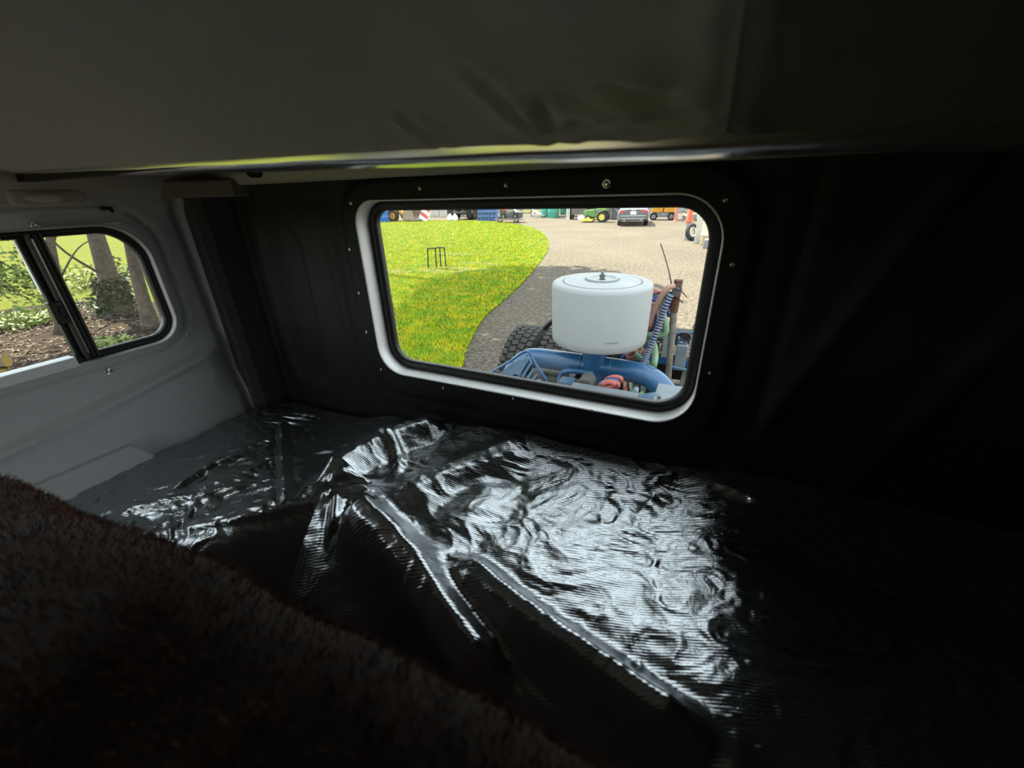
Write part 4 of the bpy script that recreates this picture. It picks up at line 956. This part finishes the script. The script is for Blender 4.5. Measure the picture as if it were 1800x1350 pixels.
m.prism([(q+.02, .16), (q+1.3, .1), (q+.98, 1.15), (q+.35, 1.0)], 'y', b.y-.25, b.y-.2); m.build('bucket', bucket_m, ld, bevel=.01)
b = G(756, 388)+Vector((.25, -.9, 0)); bd = thing('barricade_board', 'tilted red and white barricade board leaning by the loader bucket', 'barricade', b)
rt = rotm('Y', 32)
for k in range(5):
    m = MB(); c = b+Vector((0, 0, .75)) + rt @ Vector((0, 0, -.6+.3*k)); m.box(c, (.75, .04, .27), rt); m.build('board_stripe', redp if k % 2 else white_m, bd)
for s_ in (-.39, .39):
    m = MB(); m.box(b+Vector((0, .05, .72))+rt @ Vector((s_, 0, 0)), (.07, .05, 1.7), rt); m.build('post', white_m, bd)
for k in range(3):
    for j in range(2):
        p = G(766, 385.5)+Vector((.4+1.35*k-2.9, 3.5, 0)); m = MB(); m.box(p+Vector((0, 0, .288+.578*j)), (1.3, .6, .58))
        tag(m.build('concrete_block', concrete, bevel=.03), 'big pale concrete block in the %s course behind the barricade board' % ('lower', 'upper')[j], 'block', 'concrete blocks by the loader')
# --- dump trailer
b = G(806, 387); tr = thing('dump_truck', 'dark dump truck standing tail-on at the edge of the lawn', 'truck', b+Vector((0, 2, 0)))
for x in (-1.05, -.72, .72, 1.05): wheel(tr, (b.x+x, b.y+.9, .52), .52, .3, Vector((1, 0, 0)), False, rust, tyre_d)
m = MB(); m.prism([(b.x-.75, .95), (b.x+.75, .95), (b.x+1.2, 1.25), (b.x+1.2, 2.4), (b.x-1.2, 2.4), (b.x-1.2, 1.25)], 'y', b.y+.3, b.y+5); m.build('dump_body', dark, tr, bevel=.03)
for s_ in (-1, 1):
    m = MB(); m.box((b.x+s_*.42, b.y+2.6, .82), (.12, 5, .26)); m.build('frame_rail', dark, tr)
    m = MB(); m.box((b.x+s_*.95, b.y+.2, .55), (.55, .02, .75)); m.build('mud_flap', tyre_d, tr)
    m = MB(); m.box((b.x+s_*1.22, b.y+.3, 1.0), (.08, .08, .9)); m.build('corner_post', bucket_m, tr)
m = MB(); m.box((b.x, b.y+.25, .62), (2.0, .1, .12)); m.build('rear_bumper', dark, tr, bevel=.01)
m = MB(); m.tube([(b.x-.95, b.y+.9, .52), (b.x+.95, b.y+.9, .52)], .14, 12); m.build('axle', dark, tr, smooth='auto')
for k, x in enumerate((-.30, .12)):
    q = G(797+9*k, 387); m = MB(); m.lathe([(.20, 0), (.26, .06), (.24, .25), (.15, .42), (.05, .50), (.07, .56)], 12, q-Vector((0, .5, 0)))
    tag(m.build('white_sack', white_m, smooth=True), 'white tied sack lying under the tail of the dump truck', 'sack', 'sacks under the dump truck')
# --- blue crates
for k in range(5):
    for j in range(3):
        q = G(842, 388.5); c = q + Vector((.02+.342*k, .25, .018+.350*j)); o = thing('blue_crate', 'blue slatted crate in the %s row of the stack beside the dump truck' % ('bottom', 'middle', 'top')[j], 'crate', c, 'blue crates by the dump truck')
        for z in (.05, .175, .30):
            m = MB(); m.box(c+Vector((0, -.2, z)), (.30, .03, .06)); m.build('slat', blue_c, o)
        for x in (-.155, .155):
            m = MB(); m.box(c+Vector((x, 0, .175)), (.03, .43, .35)); m.build('side', blue_c, o)
        m = MB(); m.box(c+Vector((0, .2, .175)), (.30, .03, .35)); m.build('back', blue_c, o); m = MB(); m.box(c+Vector((0, 0, .014)), (.30, .4, .024)); m.build('base', white_m if j else dark, o)
# --- black mower on a low trailer
b = G(893, 392); tl = thing('flat_trailer', 'low flat trailer carrying the black machine', 'trailer', b)
m = MB(); m.box(b+Vector((-.1, .6, .22)), (2.0, 1.1, .08)); m.build('deck', greyp, tl, bevel=.01)
m = MB(); m.box(b+Vector((-.1, .0, .24)), (2.05, .06, .12)); m.build('edge_rail', bucket_m, tl)
for s_ in (-.7, .65):
    wheel(tl, (b.x+s_, b.y+.1, .2), .2, .12, Vector((0, -1, 0)), False, white_m, tyre_d)
mo = thing('ride_on_machine', 'black ride-on machine with red trim on the flat trailer', 'machine', b+Vector((0, .6, .26)))
m = MB(); m.prism([(b.x-.85, .3), (b.x+.8, .3), (b.x+.85, .7), (b.x+.3, .85), (b.x-.2, .7), (b.x-.5, 1.1), (b.x-.85, 1.1)], 'y', b.y+.3, b.y+.95); m.build('body', dark, mo, bevel=.03)
m = MB(); m.prism([(b.x-.75, .9), (b.x+.0, .82), (b.x+.0, .88), (b.x-.75, .98)], 'y', b.y+.25, b.y+.3); m.build('trim_stripe', mat('red_stripe', (1.6, .35, .15), .5), mo)
m = MB(); m.tube([(b.x+.3, b.y+.5, .8), (b.x+.55, b.y+.5, 1.3)], .05, 8); m.torus((b.x+.57, b.y+.5, 1.32), .16, .025, rotm('Y', 30), 16, 6); m.build('steering_column', dark, mo, smooth='auto')
m = MB(); m.tube([(b.x+.35, b.y+.27, 1.05), (b.x+.62, b.y+.27, .72)], .07, 8); m.build('exhaust', white_m, mo, smooth='auto')
for x in (-.5, .5): wheel(mo, (b.x+x, b.y+.28, .46), .2, .15, Vector((0, -1, 0)), False, greyp, tyre_d)
# --- white cart, teal tanks, X frame
b = G(941, 383); ct = thing('hand_cart', 'small white hand cart with wire wheels near the teal tanks', 'cart', b)
m = MB(); m.tube(catmull([b+Vector((-.6, 0, 1.1)), b+Vector((-.3, 0, .8)), b+Vector((-.1, 0, .5)), b+Vector((.6, 0, .3))], 5), .05, 8); m.build('handle', white_m, ct, smooth='auto')
m = MB(); m.torus(b+Vector((0, 0, .3)), .26, .045, rotm('X', 90), 20, 6); m.build('wheel', white_m, ct, smooth='auto')
m = MB(); m.box(b+Vector((.2, .1, .16)), (1.2, .3, .1)); m.build('tray', greyp, ct, bevel=.02)
b = G(932, 382); fr_ = thing('scaffold_stand', 'yellow and rust steel scaffold stand behind the hand cart', 'stand', b+Vector((0, 1, 0)))
for z in (.45, .95):
    m = MB(); m.box(b+Vector((-.3, 1, z)), (2.2, .1, .12)); m.build('rail', lyel, fr_)
for x in (-1.3, -.3, .7):
    m = MB(); m.box(b+Vector((x, 1, .6)), (.1, .1, 1.2)); m.build('post', bucket_m, fr_)
def tank(px, r, hgt, label):
    b = G(*px); t = thing('poly_tank', label, 'tank', b); m = MB(); m.lathe([(r*.96, 0), (r, .05), (r, hgt*.3), (r*1.02, hgt*.33), (r, hgt*.36), (r, hgt*.66), (r*1.02, hgt*.69), (r, hgt*.72), (r, hgt), (r*.8, hgt*1.12), (r*.3, hgt*1.2)], 28, b); m.build('body', teal, t, smooth='auto')
    m = MB(); m.lathe([(r*.28, 0), (r*.28, .08)], 16, b+Vector((0, 0, hgt*1.19))); m.build('lid', dark, t, smooth='auto')
tank((958, 382), .38, 1.5, 'slim teal tank behind the drive beside the wide one'); tank((973, 383), .46, 1.6, 'wide teal tank between the slim one and the braced frame')
b = G(995, 382); xf = thing('braced_frame', 'teal sheeted frame with crossed braces and yellow skid', 'frame', b+Vector((0, .3, 0)))
m = MB(); m.box(b+Vector((0, .4, .75)), (1.35, .05, 1.2)); m.build('sheet', teal, xf)
for (x0, x1) in ((-.5, .5), (.5, -.5)):
    m = MB(); m.tube([b+Vector((x0, .33, .25)), b+Vector((x1, .33, 1.25))], .035, 8); m.build('brace', dark, xf)
for x in (-.68, .0, .68):
    m = MB(); m.box(b+Vector((x, .35, .7)), (.08, .08, 1.3)); m.build('upright', lyel if x < 0 else white_m, xf)
m = MB(); m.box(b+Vector((0, .2, .078)), (1.7, .5, .16)); m.build('skid', bucket_m, xf, bevel=.02)
# --- flatbed truck tail and tractor
b = G(1017, 386); fb = thing('flatbed_truck', 'dark flatbed truck parked beside the green tractor', 'truck', b+Vector((0, 2, 0)))
m = MB(); m.box(b+Vector((.1, 2, 1.15)), (2.2, 4.5, .16)); m.build('bed', greyp, fb, bevel=.02)
for x in (-.75, .95): wheel(fb, (b.x+x, b.y+.5, .46), .46, .28, Vector((1, 0, 0)), False, greyp, tyre_d)
m = MB(); m.box(b+Vector((.1, 2, .78)), (.9, 4.4, .3)); m.build('chassis', dark, fb)
for x in (-.42, -.25):
    m = MB(); m.box(b+Vector((x-.5, -.1, .55)), (.07, .06, 1.1)); m.build('ramp_post', white_m, fb)
m = MB(); m.box(b+Vector((.1, -.25, .62)), (1.2, .1, .5)); m.build('tail_board', dark, fb, bevel=.02)
q = G(1026, 386.5); m = MB(); m.lathe([(.25, 0), (.3, .08), (.26, .22), (.12, .32), (.04, .36)], 12, q-Vector((0, .6, 0))); tag(m.build('white_sack', white_m, smooth=True), 'white sack on the gravel between the flatbed truck and green tractor', 'sack')
b = G(1047, 391); tc_ = thing('green_tractor', 'green and yellow lawn tractor parked left of the grey car'.replace('left of', 'beside'), 'tractor', b)
for x, r in ((-.55, .24), (.42, .36)):
    for y in (0, .8): wheel(tc_, (b.x+x, b.y+y, r), r, .2, Vector((0, -1, 0)), False, lyel, tyre_d)
m = MB(); m.prism([(b.x-.95, .35), (b.x-.95, .68), (b.x-.85, .78), (b.x-.2, .85), (b.x-.1, .5), (b.x+.6, .5), (b.x+.6, .35)], 'y', b.y+.15, b.y+.7); m.build('hood', green_m, tc_, bevel=.03)
m = MB(); m.prism([(b.x+.05, .75), (b.x+.7, .75), (b.x+.75, .9), (b.x+.0, .9)], 'y', b.y-.1, b.y+.9); m.build('fender', green_m, tc_, bevel=.03)
m = MB(); m.box((b.x+.35, b.y+.4, .98), (.42, .42, .12)); m.box((b.x+.55, b.y+.4, 1.15), (.1, .42, .3)); m.build('seat', lyel, tc_, bevel=.03)
m = MB(); m.tube([(b.x-.1, b.y+.2, .6), (b.x-.1, b.y+.2, 1.35), (b.x+.6, b.y+.2, 1.35), (b.x+.7, b.y+.2, .8)], .035, 8); m.build('roll_bar', green_m, tc_, smooth='auto')
m = MB(); m.tube([(b.x-.3, b.y+.4, .8), (b.x-.05, b.y+.4, 1.1)], .02, 8); m.torus((b.x-.04, b.y+.4, 1.12), .17, .02, rotm('Y', 40), 18, 6); m.build('steering_wheel', dark, tc_, smooth='auto')
m = MB(); m.prism([(b.x-1.1, .08), (b.x-.2, .08), (b.x-.2, .22), (b.x-1.0, .26)], 'y', b.y-.25, b.y+1.05); m.build('mower_deck', lyel, tc_, bevel=.02)
b = G(1073, 388); jk = thing('scrap_rack', 'grey scrap rack with a bent pipe between tractor and car', 'rack', b+Vector((0, 1, 0)))
for x in (-.6, -.2, .25, .6):
    m = MB(); m.box(b+Vector((x, 1, .7)), (.07, .07, 1.4)); m.build('upright', greyp, jk)
m = MB(); m.box(b+Vector((0, 1.3, .5)), (1.6, .5, 1.0)); m.build('bin', dark, jk, bevel=.03)
m = MB(); m.tube(catmull([b+Vector((-.2, .8, 1.4)), b+Vector((.0, .8, .9)), b+Vector((.4, .8, .5)), b+Vector((.8, .8, .4))], 6), .05, 8); m.build('bent_pipe', pale_steel, jk, smooth='auto')
# --- orange compressor, red post, junk
b = G(1163, 387.5); oc = thing('orange_machine', 'orange two-part machine behind the grey car', 'machine', b+Vector((0, .6, 0)))
for x in (-.42, .45):
    m = MB(); m.prism([(b.x+x-.36, .5), (b.x+x+.36, .5), (b.x+x+.40, .8), (b.x+x+.34, 1.25), (b.x+x-.3, 1.25), (b.x+x-.4, .85)], 'y', b.y+.2, b.y+1.2); h_ = m.build('hood', orange, oc, bevel=.05)
    m = MB(); m.box((b.x+x, b.y+.19, .86), (.4, .02, .32)); m.build('grille', yellow, h_)
m = MB(); m.box((b.x, b.y+.7, .34), (1.8, .9, .3)); m.build('frame', greyp, oc, bevel=.03)
for x in (-.6, .6): wheel(oc, (b.x+x, b.y+.2, .26), .26, .18, Vector((0, -1, 0)), False, greyp, tyre_d)
b = G(1187, 389); m = MB(); m.tube([b, b+Vector((.02, 0, 1.6))], .11, 12); m.lathe([(.17, 0), (.17, .05), (.11, .07)], 12, b); tag(m.build('red_pillar', mat('faded_red', (1.3, .55, .45), .7), smooth='auto'), 'faded red pipe post beside the orange machine', 'post')
b = G(1199, 390)+Vector((.15, .3, 0)); jp = thing('junk_pile', 'heap of bent yellow and grey scrap beside the red pipe post', 'scrap', b+Vector((0, .8, 0)))
for k in range(9):
    m = MB(); a = random.random()*3.1; q = b+Vector((random.uniform(-.1, .5), random.uniform(.3, 1.2), random.uniform(.15, .7))); d = Vector((math.cos(a), 0, math.sin(a)*.8))*.32; m.tube([q-d, q+Vector((0, .1, .05)), q+d], .05, 7); m.build('scrap_bar', [lyel, greyp, bucket_m, white_m][k % 4], jp, smooth='auto')
m = MB(); m.box(b+Vector((.2, .9, .2)), (.9, .9, .4)); m.build('scrap_bin', greyp, jp, bevel=.03)
# --- concrete bollards with cone and tyre
def slab_post(px_foot, px_top, wd, label):
    g0 = G(*px_foot); n = Vector((g0.x, g0.y, 0)).normalized(); D = n.dot(g0); t = CAM+ray(*px_top)*(D/n.dot(ray(*px_top)))
    m = MB(); m.box((g0.x, g0.y+wd/2, t.z/2), (wd, wd, t.z)); tag(m.build('concrete_post', postm, bevel=.02), label, 'post'); return Vector((g0.x, g0.y+wd/2, t.z))
t1 = slab_post((1206, 422), (1211, 390), .20, 'short concrete post with the red cone on top')
t2 = slab_post((1224, 428), (1230, 378), .20, 'tall bare concrete post beside the leaning tyre')
cn = thing('traffic_cone', 'red traffic cone set on the short concrete post', 'cone', t1)
m = MB(); m.lathe([(.165, .03), (.15, .06), (.05, .78), (.03, .80)], 24, t1); m.build('body', cone_m, cn, smooth='auto'); m = MB(); m.box(t1+Vector((0, 0, .015)), (.40, .40, .035)); m.build('base', cone_m, cn, bevel=.02)
ty = thing('loose_tyre', 'old tyre leaning between the two concrete posts', 'tyre', G(1215, 424))
g0 = G(1215, 424)+Vector((-.067, .031, -.008)); ax = Vector((.75, -.62, .25)).normalized()
m = MB(); m.torus(g0+Vector((.03, .25, .36)), .27, .095, Vector((0, 0, 1)).rotation_difference(ax).to_matrix(), 32, 12); m.build('casing', tyre_m, ty, smooth=True)
m = MB(); m.torus(g0+Vector((.03, .25, .36))-ax*-.03, .19, .03, Vector((0, 0, 1)).rotation_difference(ax).to_matrix(), 32, 8); m.build('white_bead', white_m, ty, smooth=True)
b = G(1243, 432); m = MB(); m.lathe([(.26, 0), (.28, .03), (.28, .35), (.30, .38), (.28, .41), (.28, .9), (.22, .97), (.1, .99)], 24, b+Vector((0, .3, 0))); tag(m.build('tan_barrel', tanm, smooth='auto'), 'tan plastic barrel standing next to the tall concrete post', 'barrel')
b = G(1247, 436); m = MB(); m.prism([(b.x-.25, 0), (b.x+.3, 0), (b.x+.28, .32), (b.x-.2, .32)], 'y', b.y-.2, b.y+.2); tag(m.build('grey_tub', greyp, bevel=.02), 'low grey tub in front of the tan barrel', 'tub')
# --- pale shed wall closing the yard behind everything
sh = thing('storage_shed', 'long pale metal shed closing the yard behind the machines', 'building', (-14, 43, 0))
for k in range(28):
    m = MB(); m.box((-42+2*k, 43, 1.6), (1.96, .12, 3.2)); m.build('wall_panel', mat('shed_steel', (.95, .95, .88), .7, c2=(.8, .8, .74), scale=.6), sh, bevel=.01)
m = MB(); m.prism([(42.8, 3.2), (49, 4.6), (55, 3.2), (55, 3.05), (42.8, 3.05)], 'x', -43.2, 13.2); m.build('roof', mat('shed_roof', (.6, .6, .6), .6), sh)
